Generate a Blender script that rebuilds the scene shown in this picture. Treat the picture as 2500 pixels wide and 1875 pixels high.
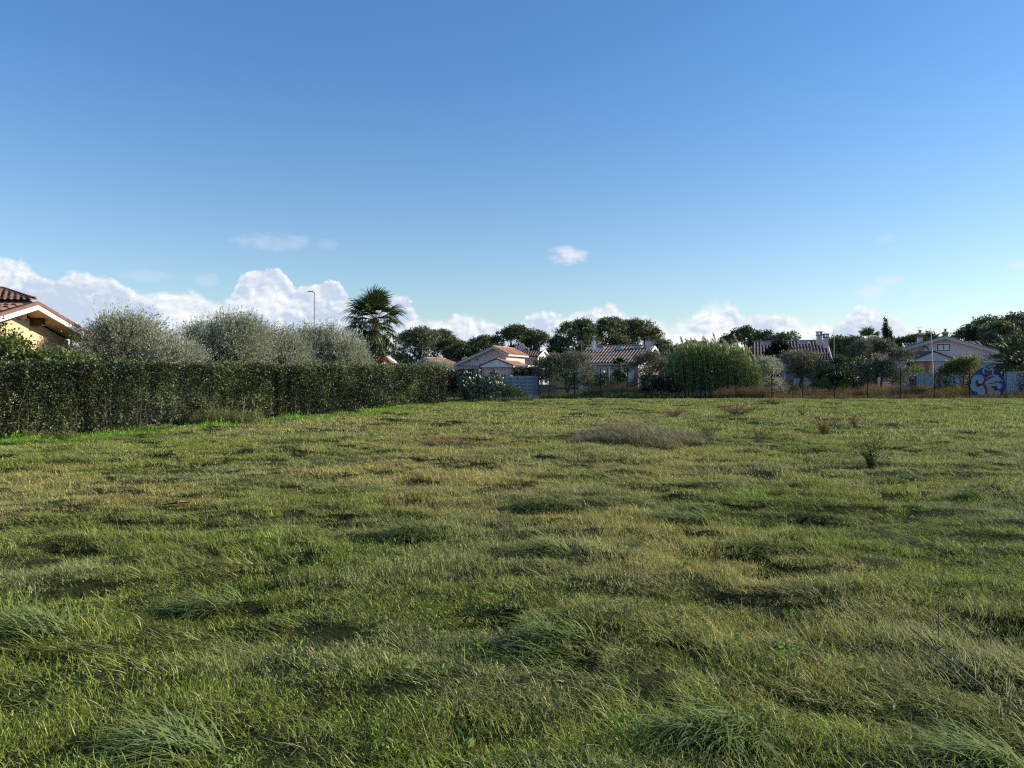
import bpy, math, random
import numpy as np
from mathutils import Vector, Matrix, Euler

for o in list(bpy.data.objects):
    bpy.data.objects.remove(o)
SC = bpy.context.scene
COL = SC.collection
F = 1925.0; HZ = 910.0; CAMZ = 1.65      # focal length in photo pixels, horizon row, eye height

# ---------------------------------------------------------------- camera, sun, sky, exposure
cd = bpy.data.cameras.new('camera'); cam = bpy.data.objects.new('camera', cd); COL.objects.link(cam)
cam.location = (0, 0, CAMZ); cam.rotation_euler = (math.pi/2, 0, 0)
cd.sensor_width = 36; cd.lens = F/2500*36; cd.shift_y = -(937.5-HZ)/2500
cd.clip_start = 0.05; cd.clip_end = 6000
SC.camera = cam
SUN_EL = math.radians(23); SUN_AZ = math.radians(83)       # azimuth clockwise from +Y
sdir = Vector((math.sin(SUN_AZ)*math.cos(SUN_EL), math.cos(SUN_AZ)*math.cos(SUN_EL), math.sin(SUN_EL)))
sd = bpy.data.lights.new('sun', 'SUN'); sun = bpy.data.objects.new('sun', sd); COL.objects.link(sun)
sd.energy = 5.0; sd.angle = math.radians(0.53); sd.color = (1.0, 0.90, 0.76)
sun.rotation_euler = (-sdir).to_track_quat('-Z', 'Y').to_euler(); sun.location = (30, 10, 40)
SC.view_settings.view_transform = 'Standard'; SC.view_settings.look = 'None'
SC.view_settings.exposure = 0.42; SC.view_settings.gamma = 1.0; SC.view_settings.use_curve_mapping = False
SC.cycles.max_bounces = 5; SC.cycles.diffuse_bounces = 2; SC.cycles.glossy_bounces = 2
SC.cycles.transmission_bounces = 3; SC.cycles.transparent_max_bounces = 6
SC.cycles.use_adaptive_sampling = True
SC.cycles.use_denoising = False; SC.cycles.pixel_filter_type = 'BLACKMAN_HARRIS'; SC.cycles.filter_width = 1.25; SC.cycles.sample_clamp_indirect = 4


class NT:
    """tiny wrapper that makes node maths short"""
    def __init__(s, t): s.t = t; s.n = t.nodes; s.l = t.links
    def new(s, typ, **k):
        n = s.n.new(typ)
        for a, b in k.items(): setattr(n, a, b)
        return n
    def put(s, sock, v):
        if isinstance(v, bpy.types.NodeSocket): s.l.new(v, sock)
        elif v is not None: sock.default_value = v
    def m(s, op, a, b=None, c=None, clamp=False):
        n = s.new('ShaderNodeMath', operation=op, use_clamp=clamp)
        for i, v in enumerate((a, b, c)):
            if v is not None: s.put(n.inputs[i], v)
        return n.outputs[0]
    def comb(s, x, y, z=0.0):
        n = s.new('ShaderNodeCombineXYZ')
        for i, v in enumerate((x, y, z)): s.put(n.inputs[i], v)
        return n.outputs[0]
    def noise(s, vec, scale, detail=3, rough=.5, dist=0.0):
        n = s.new('ShaderNodeTexNoise')
        if vec is not None: s.put(n.inputs['Vector'], vec)
        n.inputs['Scale'].default_value = scale; n.inputs['Detail'].default_value = detail
        n.inputs['Roughness'].default_value = rough; n.inputs['Distortion'].default_value = dist
        return n
    def mix(s, f, a, b, blend='MIX'):
        n = s.new('ShaderNodeMix', data_type='RGBA', blend_type=blend)
        s.put(n.inputs[0], f)
        s.put(n.inputs[6], a if isinstance(a, bpy.types.NodeSocket) else (*a, 1) if len(a) == 3 else a)
        s.put(n.inputs[7], b if isinstance(b, bpy.types.NodeSocket) else (*b, 1) if len(b) == 3 else b)
        return n.outputs[2]
    def smooth(s, v, lo, hi, a=0.0, b=1.0):
        n = s.new('ShaderNodeMapRange', interpolation_type='SMOOTHSTEP')
        s.put(n.inputs[0], v)
        for i, q in enumerate((lo, hi, a, b)): s.put(n.inputs[1+i], q)
        return n.outputs[0]


W = bpy.data.worlds.new('World'); SC.world = W; W.use_nodes = True
wt = NT(W.node_tree); wt.n.clear()
sky = wt.new('ShaderNodeTexSky', sky_type='NISHITA')
sky.sun_disc = False; sky.sun_elevation = SUN_EL; sky.sun_rotation = SUN_AZ
sky.altitude = 0; sky.air_density = 1.0; sky.dust_density = 0.35; sky.ozone_density = 2.2
tc = wt.new('ShaderNodeTexCoord')
sep = wt.new('ShaderNodeSeparateXYZ'); wt.l.new(tc.outputs['Generated'], sep.inputs[0])
tf = wt.smooth(sep.outputs[2], .06, .42)
tint = wt.mix(1.0, sky.outputs[0], wt.mix(tf, (1.02, 1.115, 1.22), (.68, 1.05, 1.36)), 'MULTIPLY')
bg = wt.new('ShaderNodeBackground'); wt.l.new(tint, bg.inputs[0]); bg.inputs[1].default_value = 0.10
wo = wt.new('ShaderNodeOutputWorld'); wt.l.new(bg.outputs[0], wo.inputs[0])

# ---------------------------------------------------------------- cloud bank: a far ring round the whole horizon
cm = bpy.data.materials.new('cloud_bank'); cm.use_nodes = True; wt = NT(cm.node_tree); wt.n.clear()
gp = wt.new('ShaderNodeNewGeometry'); sep = wt.new('ShaderNodeSeparateXYZ'); wt.l.new(gp.outputs['Position'], sep.inputs[0])
X, Y, Z = sep.outputs
az = wt.m('ARCTAN2', X, Y)
rad = wt.m('SQRT', wt.m('ADD', wt.m('MULTIPLY', X, X), wt.m('MULTIPLY', Y, Y)))
el = wt.m('DIVIDE', wt.m('SUBTRACT', Z, CAMZ), wt.m('MAXIMUM', rad, 1e-4))
tops = [(-400,640),(-250,660),(-120,640),(0,640),(50,655),(90,678),(120,700),(165,690),(190,680),(250,682),(300,718),(350,728),(400,728),(470,724),(520,745),
 (560,735),(590,692),(650,678),(700,694),(740,722),(800,708),(850,738),(880,762),(920,750),(975,742),(1010,768),(1060,795),(1120,780),
 (1150,780),(1180,785),(1240,808),(1290,778),(1320,770),(1345,772),(1370,786),(1410,770),(1490,762),(1530,778),(1600,790),(1650,795),
 (1690,785),(1725,756),(1760,748),(1790,758),(1815,782),(1880,784),(1930,780),(1970,795),(2045,798),(2075,772),(2120,760),(2150,765),
 (2170,790),(2210,806),(2280,822),(2380,806),(2420,776),(2440,768),(2500,780),(2600,770),(2750,790),(2900,780)]
fc = wt.new('ShaderNodeFloatCurve')
cv = fc.mapping.curves[0]
pts = []
for px, py in tops:
    a = math.atan((px-1250)/F); e = (HZ-py)/F*math.cos(a)
    pts.append(((a+.8)/1.6, e/0.2))
pts = [q for q in pts if 0 <= q[0] <= 1]
cv.points[0].location = (0, pts[0][1]); cv.points[1].location = (1, pts[-1][1])
for q in pts: cv.points.new(*q)
fc.mapping.update()
wt.put(fc.inputs['Value'], wt.m('ADD', wt.m('DIVIDE', az, 1.6), .5, clamp=True))
top = wt.m('MULTIPLY', fc.outputs[0], 0.2)


def field(u, v):
    vec = wt.comb(u, wt.m('MULTIPLY', v, 1.2), 0.3)
    wn = wt.noise(vec, 24, 4, .6)
    off = wt.new('ShaderNodeVectorMath', operation='MULTIPLY_ADD')
    wt.l.new(wn.outputs['Color'], off.inputs[0]); off.inputs[1].default_value = (.022, .022, .022); wt.l.new(vec, off.inputs[2])
    vo = wt.new('ShaderNodeTexVoronoi', feature='SMOOTH_F1')
    wt.l.new(off.outputs[0], vo.inputs['Vector']); vo.inputs['Scale'].default_value = 28
    vo.normalize = True; vo.inputs['Detail'].default_value = 3.0; vo.inputs['Roughness'].default_value = .55; vo.inputs['Smoothness'].default_value = .35
    n = wt.noise(off.outputs[0], 75, 6, .65)
    return wt.m('ADD', wt.m('SUBTRACT', .45, vo.outputs['Distance']), wt.m('MULTIPLY', wt.m('SUBTRACT', n.outputs[0], .5), .5))


f0 = field(az, el)
f1 = field(wt.m('ADD', az, .0045), wt.m('ADD', el, .0045))
D = wt.m('SUBTRACT', wt.m('ADD', wt.m('ADD', top, .004), wt.m('MULTIPLY', f0, .040)), el)
big = wt.noise(wt.comb(az, wt.m('MULTIPLY', el, 1.6), 3.1), 13, 4, .55).outputs[0]
edge = wt.m('ADD', wt.m('ADD', .005, wt.m('MULTIPLY', wt.smooth(az, -.2, .3), .008)), wt.m('MULTIPLY', wt.smooth(big, .45, .65), .016))
cover = wt.m('MULTIPLY', wt.smooth(D, 0.0, edge), wt.smooth(el, -.02, .0))
lit = wt.m('MULTIPLY', wt.m('SUBTRACT', f0, f1), 3.6)
rim = wt.smooth(D, .022, .0)
bigs = wt.smooth(big, .40, .62)
bright = wt.m('ADD', wt.m('ADD', wt.m('ADD', .22, lit), wt.m('MULTIPLY', rim, .50)), wt.m('ADD', wt.m('MULTIPLY', wt.m('SUBTRACT', bigs, .5), .70), wt.smooth(az, -.25, .35, 0.0, .34)), clamp=True)
low = wt.smooth(el, .0, .05)
shade = wt.mix(low, (5.4, 6.1, 7.0), (4.3, 5.1, 6.3))
ccol = wt.mix(bright, shade, (7.9, 7.9, 7.8))
cov2 = wt.m('MULTIPLY', cover, .96)
# detached puffs, given as directions
puffs = [(1388,622,48,26,.85),(668,592,85,22,.26),(800,594,30,16,.12),(2130,716,34,22,.42),(2180,684,36,10,.35),(505,684,26,18,.28),
         (2165,585,30,12,.14),(2475,647,28,10,.4),(2245,718,22,8,.3),(350,672,60,14,.18)]
pn = wt.noise(wt.comb(az, wt.m('MULTIPLY', el, 1.7), 7.7), 38, 5, .6).outputs[0]
pm = None
for px, py, a, b, s in puffs:
    ua = math.atan((px-1250)/F); ve = (HZ-py)/F*math.cos(ua)
    q = wt.m('SUBTRACT', 1.0, wt.m('ADD', wt.m('POWER', wt.m('DIVIDE', wt.m('SUBTRACT', az, ua), a/F*1.25), 2),
                                   wt.m('POWER', wt.m('DIVIDE', wt.m('SUBTRACT', el, ve), b/F*1.35), 2)))
    q = wt.m('MULTIPLY', wt.smooth(wt.m('ADD', q, wt.m('MULTIPLY', wt.m('SUBTRACT', pn, .55), 2.2)), .1, 1.1), s)
    pm = q if pm is None else wt.m('MAXIMUM', pm, q)
alpha = wt.m('MAXIMUM', cov2, pm)
colr = wt.mix(cov2, (6.6, 6.7, 7.2), ccol)
em = wt.new('ShaderNodeEmission'); wt.l.new(colr, em.inputs[0]); em.inputs[1].default_value = 0.10
tb = wt.new('ShaderNodeBsdfTransparent'); mx = wt.new('ShaderNodeMixShader'); wt.put(mx.inputs[0], alpha)
wt.l.new(tb.outputs[0], mx.inputs[1]); wt.l.new(em.outputs[0], mx.inputs[2])
wo = wt.new('ShaderNodeOutputMaterial'); wt.l.new(mx.outputs[0], wo.inputs[0])
cm.cycles.emission_sampling = 'NONE'
kr, nr = 4200.0, 160
cv_ = []; cf_ = []
for i in range(nr):
    t_ = 2*math.pi*i/nr
    for z in (-40.0, 0.215*kr): cv_.append((math.sin(t_)*kr, math.cos(t_)*kr, z))
for i in range(nr): cf_.append((2*i, 2*i+1, (2*i+3) % (2*nr), (2*i+2) % (2*nr)))
me = bpy.data.meshes.new('sky'); me.from_pydata(cv_, [], cf_); me.materials.append(cm)
so = bpy.data.objects.new('sky', me); COL.objects.link(so); so['kind'] = 'structure'

# ---------------------------------------------------------------- helpers
def P(px, d, py):
    return Vector(((px-1250)/F*d, d, CAMZ+(HZ-py)/F*d))


def _h(ix, iy, s):
    n = (ix.astype(np.int64)*374761393 + iy.astype(np.int64)*668265263 + s*974634777) & 0x7fffffff
    n = ((n ^ (n >> 13))*1274126177) & 0x7fffffff
    return ((n ^ (n >> 16)) & 0xffff)/65535.0


def vn(x, y, s=0):
    x = np.asarray(x, float); y = np.asarray(y, float)
    ix = np.floor(x); iy = np.floor(y); fx = x-ix; fy = y-iy
    fx = fx*fx*(3-2*fx); fy = fy*fy*(3-2*fy)
    a = _h(ix, iy, s); b = _h(ix+1, iy, s); c = _h(ix, iy+1, s); d = _h(ix+1, iy+1, s)
    return (a*(1-fx)+b*fx)*(1-fy)+(c*(1-fx)+d*fx)*fy


def fbm(x, y, s=0, o=4, g=.5):
    r = 0; a = 1; t = 0
    x = np.asarray(x, float); y = np.asarray(y, float)
    for i in range(o):
        c_, s_ = math.cos(.65+1.9*i), math.sin(.65+1.9*i)      # each octave turned, so no lattice lines show
        r = r + a*vn((x*c_-y*s_)*2**i+17.3*i, (x*s_+y*c_)*2**i-9.1*i, s+i); t += a; a *= g
    return r/t


# the hedge line: base runs from H0 to H1
H0 = np.array([-15.2, 12.4]); H1 = np.array([-3.55, 42.3])
HD = (H1-H0)/np.linalg.norm(H1-H0); HN = np.array([HD[1], -HD[0]])


def hedge_dist(x, y):
    return (x-H0[0])*HN[0]+(y-H0[1])*HN[1]


def gz(x, y):
    x = np.asarray(x, float); y = np.asarray(y, float)
    near = np.clip((49.0-y)/3, 0, 1)
    r = np.hypot(x, y)
    far = np.clip((r-110)/60, 0, 1)
    n = (fbm(x*.22, y*.22, 3, 3)-.5)*.18 + (fbm(x*.8, y*1.3, 11, 3)-.5)*.17*near + (fbm(x*2.2, y*3.2, 23, 3)-.5)*.15*near
    m = np.clip((fbm(x*1.35, y*2.1, 57, 3)-.58)/.10, 0, 1); n = n - .10*m*m*(3-2*m)*near
    return n*(1-far)


class G:
    def __init__(s): s.v = []; s.q = []; s.t = []; s.n = 0; s.tone = []; s.hast = False
    def add(s, V, Q=None, T=None, tone=None):
        V = np.asarray(V, float).reshape(-1, 3)
        s.v.append(V)
        if Q is not None and len(Q): s.q.append(np.asarray(Q, int).reshape(-1, 4)+s.n)
        if T is not None and len(T): s.t.append(np.asarray(T, int).reshape(-1, 3)+s.n)
        s.tone.append(np.full(len(V), .5) if tone is None else np.broadcast_to(tone, (len(V),)))
        if tone is not None: s.hast = True
        s.n += len(V); return s
    def box(s, c, size, rz=0, M=None):
        x, y, z = size[0]/2, size[1]/2, size[2]/2
        V = np.array([[a*x, b*y, e*z] for a in (-1, 1) for b in (-1, 1) for e in (-1, 1)])
        if rz:
            cs, sn = math.cos(rz), math.sin(rz)
            V = np.stack([V[:, 0]*cs-V[:, 1]*sn, V[:, 0]*sn+V[:, 1]*cs, V[:, 2]], 1)
        V = V+np.array(c)
        if M is not None: V = np.array([M @ Vector(v) for v in V])
        return s.add(V, [[0, 1, 3, 2], [4, 6, 7, 5], [0, 4, 5, 1], [2, 3, 7, 6], [0, 2, 6, 4], [1, 5, 7, 3]])
    def slab(s, p, th, down=(0, 0, -1)):
        p = [np.array(a, float) for a in p]; d = np.array(down)*th
        V = p+[a+d for a in p]; n = len(p)
        Q = [[i, i+n, (i+1) % n+n, (i+1) % n] for i in range(n)]
        if n == 4: Q += [[0, 1, 2, 3], [7, 6, 5, 4]]; return s.add(V, Q)
        T = [[0, i, i+1] for i in range(1, n-1)]+[[n, n+i+1, n+i] for i in range(1, n-1)]
        return s.add(V, Q, T)
    def tube(s, pts, rad, k=6, cap=True):
        pts = np.array(pts, float); m = len(pts); rad = np.broadcast_to(rad, (m,))
        T = np.gradient(pts, axis=0); T /= np.linalg.norm(T, axis=1)[:, None]+1e-9
        ref = np.array([0, 0, 1.]) if abs(T[0][2]) < .8 else np.array([1., 0, 0])
        A = np.cross(T, ref); A /= np.linalg.norm(A, axis=1)[:, None]+1e-9; B = np.cross(T, A)
        th = np.arange(k)/k*2*np.pi
        V = pts[:, None]+rad[:, None, None]*(A[:, None]*np.cos(th)[None, :, None]+B[:, None]*np.sin(th)[None, :, None])
        Q = [[i*k+j, i*k+(j+1) % k, (i+1)*k+(j+1) % k, (i+1)*k+j] for i in range(m-1) for j in range(k)]
        T2 = []
        if cap: T2 = [[0, j+1, j] for j in range(1, k-1)]+[[(m-1)*k, (m-1)*k+j, (m-1)*k+j+1] for j in range(1, k-1)]
        return s.add(V.reshape(-1, 3), Q, T2)
    def build(s, name, mat, parent=None, smooth=False, link=True):
        V = np.concatenate(s.v); me = bpy.data.meshes.new(name)
        q = np.concatenate(s.q) if s.q else np.zeros((0, 4), int); t = np.concatenate(s.t) if s.t else np.zeros((0, 3), int)
        me.vertices.add(len(V)); me.vertices.foreach_set('co', V.astype('f4').ravel())
        nl = q.size+t.size
        me.loops.add(nl); me.loops.foreach_set('vertex_index', np.concatenate([q.ravel(), t.ravel()]).astype('i4'))
        me.polygons.add(len(q)+len(t))
        st = np.concatenate([np.arange(len(q))*4, q.size+np.arange(len(t))*3]).astype('i4')
        me.polygons.foreach_set('loop_start', st)
        me.polygons.foreach_set('use_smooth', np.full(len(q)+len(t), bool(smooth)))
        me.update(calc_edges=True)
        if s.hast:
            a = me.attributes.new('tone', 'FLOAT', 'POINT'); a.data.foreach_set('value', np.concatenate(s.tone).astype('f4'))
        me.materials.append(mat)
        o = bpy.data.objects.new(name, me)
        if link: COL.objects.link(o)
        if parent is not None: o.parent = parent
        return o


def root(name, loc, label, cat, group=None, rz=0):
    o = bpy.data.objects.new(name, None); COL.objects.link(o); o.location = loc; o.rotation_euler = (0, 0, rz)
    o.empty_display_size = .2
    return tag(o, label, cat, group)


def tag(o, label=None, cat=None, group=None, kind=None):
    if label: o['label'] = label
    if cat: o['category'] = cat
    if group: o['group'] = group
    if kind: o['kind'] = kind
    return o


def dup(o, parent, M=None, loc=None, rot=None, scale=None):
    c = o.copy(); COL.objects.link(c); c.parent = parent
    if M is not None: c.matrix_local = M
    if loc is not None: c.location = loc
    if rot is not None: c.rotation_euler = rot
    if scale is not None: c.scale = scale
    return c


def dup_tree(r, loc, rz, label, sc=1.0):
    c = r.copy(); COL.objects.link(c); c.location = loc; c.rotation_euler = (0, 0, rz); c.scale = (sc, sc, sc)
    c['label'] = label
    for ch in r.children:
        d = ch.copy(); COL.objects.link(d); d.parent = c
        for g in ch.children:
            e = g.copy(); COL.objects.link(e); e.parent = d
    return c


# ---------------------------------------------------------------- materials
def pmat(name, c1, c2=None, scale=6, rough=.8, bump=0, bscale=None, detail=4, spec=.3, metal=0, streak=None):
    m = bpy.data.materials.new(name); m.use_nodes = True; t = NT(m.node_tree)
    b = t.n['Principled BSDF']; b.inputs['Roughness'].default_value = rough
    b.inputs['Specular IOR Level'].default_value = spec; b.inputs['Metallic'].default_value = metal
    co = t.new('ShaderNodeTexCoord').outputs['Object']
    if streak:
        mp = t.new('ShaderNodeMapping'); t.l.new(co, mp.inputs[0]); mp.inputs['Scale'].default_value = streak; co = mp.outputs[0]
    n = t.noise(co, scale, detail, .6)
    t.l.new(t.mix(t.smooth(n.outputs[0], .35, .68), c1, c2 or c1), b.inputs['Base Color'])
    if bump:
        bn = t.new('ShaderNodeBump'); bn.inputs['Strength'].default_value = bump; bn.inputs['Distance'].default_value = .02
        n2 = t.noise(co, bscale or scale*6, 5, .6); t.l.new(n2.outputs[0], bn.inputs['Height']); t.l.new(bn.outputs[0], b.inputs['Normal'])
    return m


def leafmat(name, dark, mid, light, under=None, trans=.25, rough=.5, spec=.35):
    """leaf colour from a per-leaf value; undersides may be paler; some light passes through"""
    m = bpy.data.materials.new(name); m.use_nodes = True; t = NT(m.node_tree)
    b = t.n['Principled BSDF']; b.inputs['Roughness'].default_value = rough; b.inputs['Specular IOR Level'].default_value = spec
    at = t.new('ShaderNodeAttribute', attribute_name='tone').outputs['Fac']
    r = t.new('ShaderNodeValToRGB'); t.l.new(at, r.inputs[0])
    e = r.color_ramp.elements; e[0].position = .1; e[0].color = (*dark, 1); e[1].position = .95; e[1].color = (*light, 1)
    x = e.new(.5); x.color = (*mid, 1)
    c = r.outputs[0]
    if under:
        bf = t.new('ShaderNodeNewGeometry').outputs['Backfacing']
        c = t.mix(t.m('MULTIPLY', bf, .85), c, under)
    t.l.new(c, b.inputs['Base Color'])
    tr = t.new('ShaderNodeBsdfTranslucent'); t.l.new(t.mix(1.0, c, (1.15, 1.15, .7), 'MULTIPLY'), tr.inputs[0])
    mx = t.new('ShaderNodeMixShader'); mx.inputs[0].default_value = trans
    t.l.new(b.outputs[0], mx.inputs[1]); t.l.new(tr.outputs[0], mx.inputs[2])
    t.l.new(mx.outputs[0], t.n['Material Output'].inputs[0])
    return m


M = {}
M['bark'] = pmat('bark', (.11, .09, .07), (.20, .17, .14), 9, .9, .6)
M['bark_dark'] = pmat('bark_dark', (.05, .042, .035), (.10, .085, .07), 9, .9, .5)
M['palm_trunk'] = pmat('palm_trunk', (.13, .08, .05), (.26, .17, .11), 14, .95, .8)
M['olive'] = leafmat('olive_leaf', (.06, .07, .035), (.22, .235, .14), (.48, .49, .35), under=(.56, .57, .46), trans=.24)
M['olive_dark'] = leafmat('olive_leaf_dark', (.035, .042, .02), (.10, .11, .055), (.22, .23, .13), under=(.24, .25, .17), trans=.15)
M['hedge'] = leafmat('hedge_leaf', (.016, .024, .008), (.058, .078, .026), (.23, .255, .11), trans=.12, rough=.5, spec=.4)
M['broad'] = leafmat('broad_leaf', (.04, .07, .015), (.11, .16, .035), (.26, .30, .09), trans=.35)
M['euc'] = leafmat('eucalyptus_leaf', (.045, .055, .025), (.145, .165, .07), (.33, .34, .17), trans=.12)
M['pine'] = leafmat('pine_needle', (.03, .042, .018), (.09, .115, .045), (.2, .225, .09), trans=.08)
M['cypress'] = leafmat('cypress_leaf', (.008, .014, .007), (.018, .028, .012), (.04, .055, .022), trans=.05)
M['palm'] = leafmat('palm_leaf', (.022, .036, .012), (.060, .088, .026), (.16, .20, .06), trans=.18, rough=.38, spec=.55)
M['palm_dead'] = leafmat('palm_dead_leaf', (.10, .055, .028), (.20, .12, .06), (.34, .22, .12), trans=.1)
M['phoenix'] = leafmat('date_palm_leaf', (.02, .035, .014), (.05, .078, .03), (.14, .18, .075), trans=.12, rough=.4)
M['reed'] = leafmat('reed_leaf', (.04, .07, .016), (.12, .185, .04), (.34, .42, .14), under=(.28, .34, .15), trans=.30, rough=.4)
M['reed_stem'] = pmat('reed_stem', (.20, .17, .08), (.30, .25, .13), 4, .7)
M['plume'] = leafmat('reed_plume', (.26, .22, .16), (.44, .38, .28), (.62, .56, .43), trans=.35, rough=.8)
M['shrub'] = leafmat('shrub_leaf', (.02, .034, .011), (.058, .085, .025), (.16, .19, .06), trans=.22)
M['lime'] = leafmat('bright_leaf', (.05, .09, .015), (.12, .20, .03), (.25, .36, .07), trans=.3)
M['dry'] = leafmat('dry_weed', (.09, .065, .028), (.24, .175, .075), (.42, .33, .16), trans=.3, rough=.8)
M['dry_red'] = leafmat('red_brown_weed', (.10, .065, .04), (.20, .14, .08), (.34, .25, .15), trans=.25, rough=.8)
M['straw'] = leafmat('straw', (.16, .135, .075), (.30, .26, .15), (.50, .45, .29), trans=.25, rough=.7)
M['heap'] = leafmat('dead_grass', (.09, .075, .04), (.25, .22, .125), (.48, .43, .27), trans=.2, rough=.8)
M['tussock'] = leafmat('tussock_blade', (.04, .065, .02), (.10, .15, .035), (.30, .37, .11), under=(.22, .27, .09), trans=.25, rough=.7, spec=.12)
M['weed'] = leafmat('green_weed', (.07, .075, .025), (.17, .18, .055), (.33, .32, .13), trans=.3)
M['cactus'] = pmat('cactus_skin', (.075, .10, .05), (.17, .20, .12), 5, .30, .2, spec=.75)
M['flower_w'] = pmat('white_petal', (.75, .73, .68), None, 5, .7)
M['flower_r'] = pmat('red_petal', (.5, .12, .06), (.6, .22, .10), 5, .7)
M['pink'] = pmat('pink_render', (.72, .51, .46), (.66, .47, .42), 1.2, .9)
M['pink2'] = pmat('pale_pink_render', (.70, .56, .54), (.64, .51, .49), 1.2, .9)
M['pinkred'] = pmat('red_render', (.36, .16, .12), (.42, .20, .15), 1.2, .9)
M['white'] = pmat('white_paint', (.80, .78, .74), (.72, .70, .66), 3, .7)
M['greytrim'] = pmat('grey_trim', (.52, .50, .44), (.44, .42, .37), 3, .8)
M['ochre'] = pmat('ochre_render', (.60, .43, .22), (.54, .39, .20), 1.0, .9, .15, 30)
M['cream'] = pmat('cream_render', (.70, .52, .31), (.63, .47, .28), 1.0, .9, .15, 30)
M['brown'] = pmat('brown_metal', (.24, .12, .08), (.20, .10, .065), 3, .5)
M['dkbrown'] = pmat('dark_brown_wood', (.05, .025, .015), (.08, .04, .025), 6, .6)
M['tile'] = pmat('brown_red_tile', (.15, .078, .055), (.25, .145, .11), 5, .75, .3)
M['terra'] = pmat('terracotta_tiling', (.34, .16, .10), (.50, .28, .18), 2.5, .85, .3)
M['tiledark'] = pmat('weathered_tiling', (.17, .125, .105), (.29, .23, .20), 3, .85, .3)
M['channel'] = pmat('tile_channel', (.05, .034, .028), (.08, .055, .045), 3, .9)
M['steel'] = pmat('galvanised_steel', (.42, .43, .44), (.36, .37, .38), 5, .45, metal=.6)
M['gate'] = pmat('blue_grey_metal', (.16, .18, .23), (.13, .15, .20), 4, .5)
M['gatepale'] = pmat('pale_grey_metal', (.36, .38, .41), (.30, .32, .36), 4, .45)
M['post'] = pmat('dark_post', (.012, .012, .012), (.03, .026, .022), 8, .7)
M['wire'] = pmat('wire', (.025, .028, .025), None, 4, .6)
M['wood'] = pmat('grey_wood', (.13, .11, .09), (.20, .17, .14), 6, .85, .4)
M['sheet'] = pmat('pale_blue_sheet', (.38, .46, .50), (.30, .38, .42), 2.2, .55, streak=(6, 6, .5))
M['glass'] = pmat('window_glass', (.02, .025, .03), None, 2, .08, spec=.8)
M['concrete'] = pmat('concrete', (.30, .29, .27), (.22, .21, .20), 3, .9, .3)
M['terrapot'] = pmat('orange_pot', (.68, .26, .12), (.6, .22, .10), 4, .8)
M['blue'] = pmat('mural_blue', (.012, .06, .24), (.02, .02, .11), 1.6, .6)
M['mwhite'] = pmat('mural_pale', (.36, .39, .45), (.28, .35, .42), 2.5, .6)
M['mred'] = pmat('mural_red', (.17, .03, .025), (.26, .06, .03), 3, .6)
M['mdark'] = pmat('mural_dark', (.05, .012, .02), None, 3, .6)
M['mbeige'] = pmat('mural_beige', (.36, .31, .27), (.30, .29, .27), 3, .7)
M['stripe'] = pmat('awning_cloth', (.50, .48, .44), None, 3, .8)
M['stripe2'] = pmat('awning_stripe', (.20, .18, .17), None, 3, .8)

# ---------------------------------------------------------------- ground
gm = bpy.data.materials.new('field_soil'); gm.use_nodes = True; t = NT(gm.node_tree)
b = t.n['Principled BSDF']; b.inputs['Roughness'].default_value = .95; b.inputs['Specular IOR Level'].default_value = .1
pos = t.new('ShaderNodeNewGeometry').outputs['Position']
a1 = t.noise(pos, .35, 4, .6).outputs[0]; a2 = t.noise(pos, 9, 5, .65).outputs[0]
ca = t.mix(t.smooth(a1, .38, .62), (.035, .05, .012), (.05, .055, .018))
t.l.new(t.mix(t.smooth(a2, .3, .7), (.016, .022, .007), ca), b.inputs['Base Color'])
bn = t.new('ShaderNodeBump'); bn.inputs['Strength'].default_value = .8; bn.inputs['Distance'].default_value = .05
t.l.new(t.noise(pos, 22, 5, .7).outputs[0], bn.inputs['Height']); t.l.new(bn.outputs[0], b.inputs['Normal'])
ys = np.concatenate([[-3000, -600, -150, -40, -15, -6], np.arange(-4, 14, .12), np.arange(14, 28, .2), np.arange(28, 52, .35), np.arange(52, 120, 2.5), [150, 220, 350, 600, 1200, 3000, 5000]])
xa = np.concatenate([np.arange(0, 8, .14), np.arange(8, 22, .3), np.arange(22, 44, 1.0), np.arange(44, 130, 6), [160, 240, 400, 900, 2500, 5000]])
xs = np.concatenate([-xa[:0:-1], xa])
XX, YY = np.meshgrid(xs, ys); ZZ = gz(XX, YY)
nx, ny = len(xs), len(ys)
ii = (np.arange(ny-1)[:, None]*nx+np.arange(nx-1)[None]).ravel()
def meshz(x, y):
    """height of the ground sheet itself (bilinear between its vertices)"""
    i = np.clip(np.searchsorted(xs, x)-1, 0, nx-2); j = np.clip(np.searchsorted(ys, y)-1, 0, ny-2)
    fx = (x-xs[i])/(xs[i+1]-xs[i]); fy = (y-ys[j])/(ys[j+1]-ys[j])
    return (ZZ[j, i]*(1-fx)+ZZ[j, i+1]*fx)*(1-fy)+(ZZ[j+1, i]*(1-fx)+ZZ[j+1, i+1]*fx)*fy


g = G(); g.add(np.stack([XX, YY, ZZ], -1).reshape(-1, 3), np.stack([ii, ii+1, ii+nx+1, ii+nx], 1))
tag(g.build('ground', gm, smooth=True), kind='structure')

# ---------------------------------------------------------------- vegetation builders
def unit(a): return a/(np.linalg.norm(a, axis=-1, keepdims=True)+1e-9)


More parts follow.
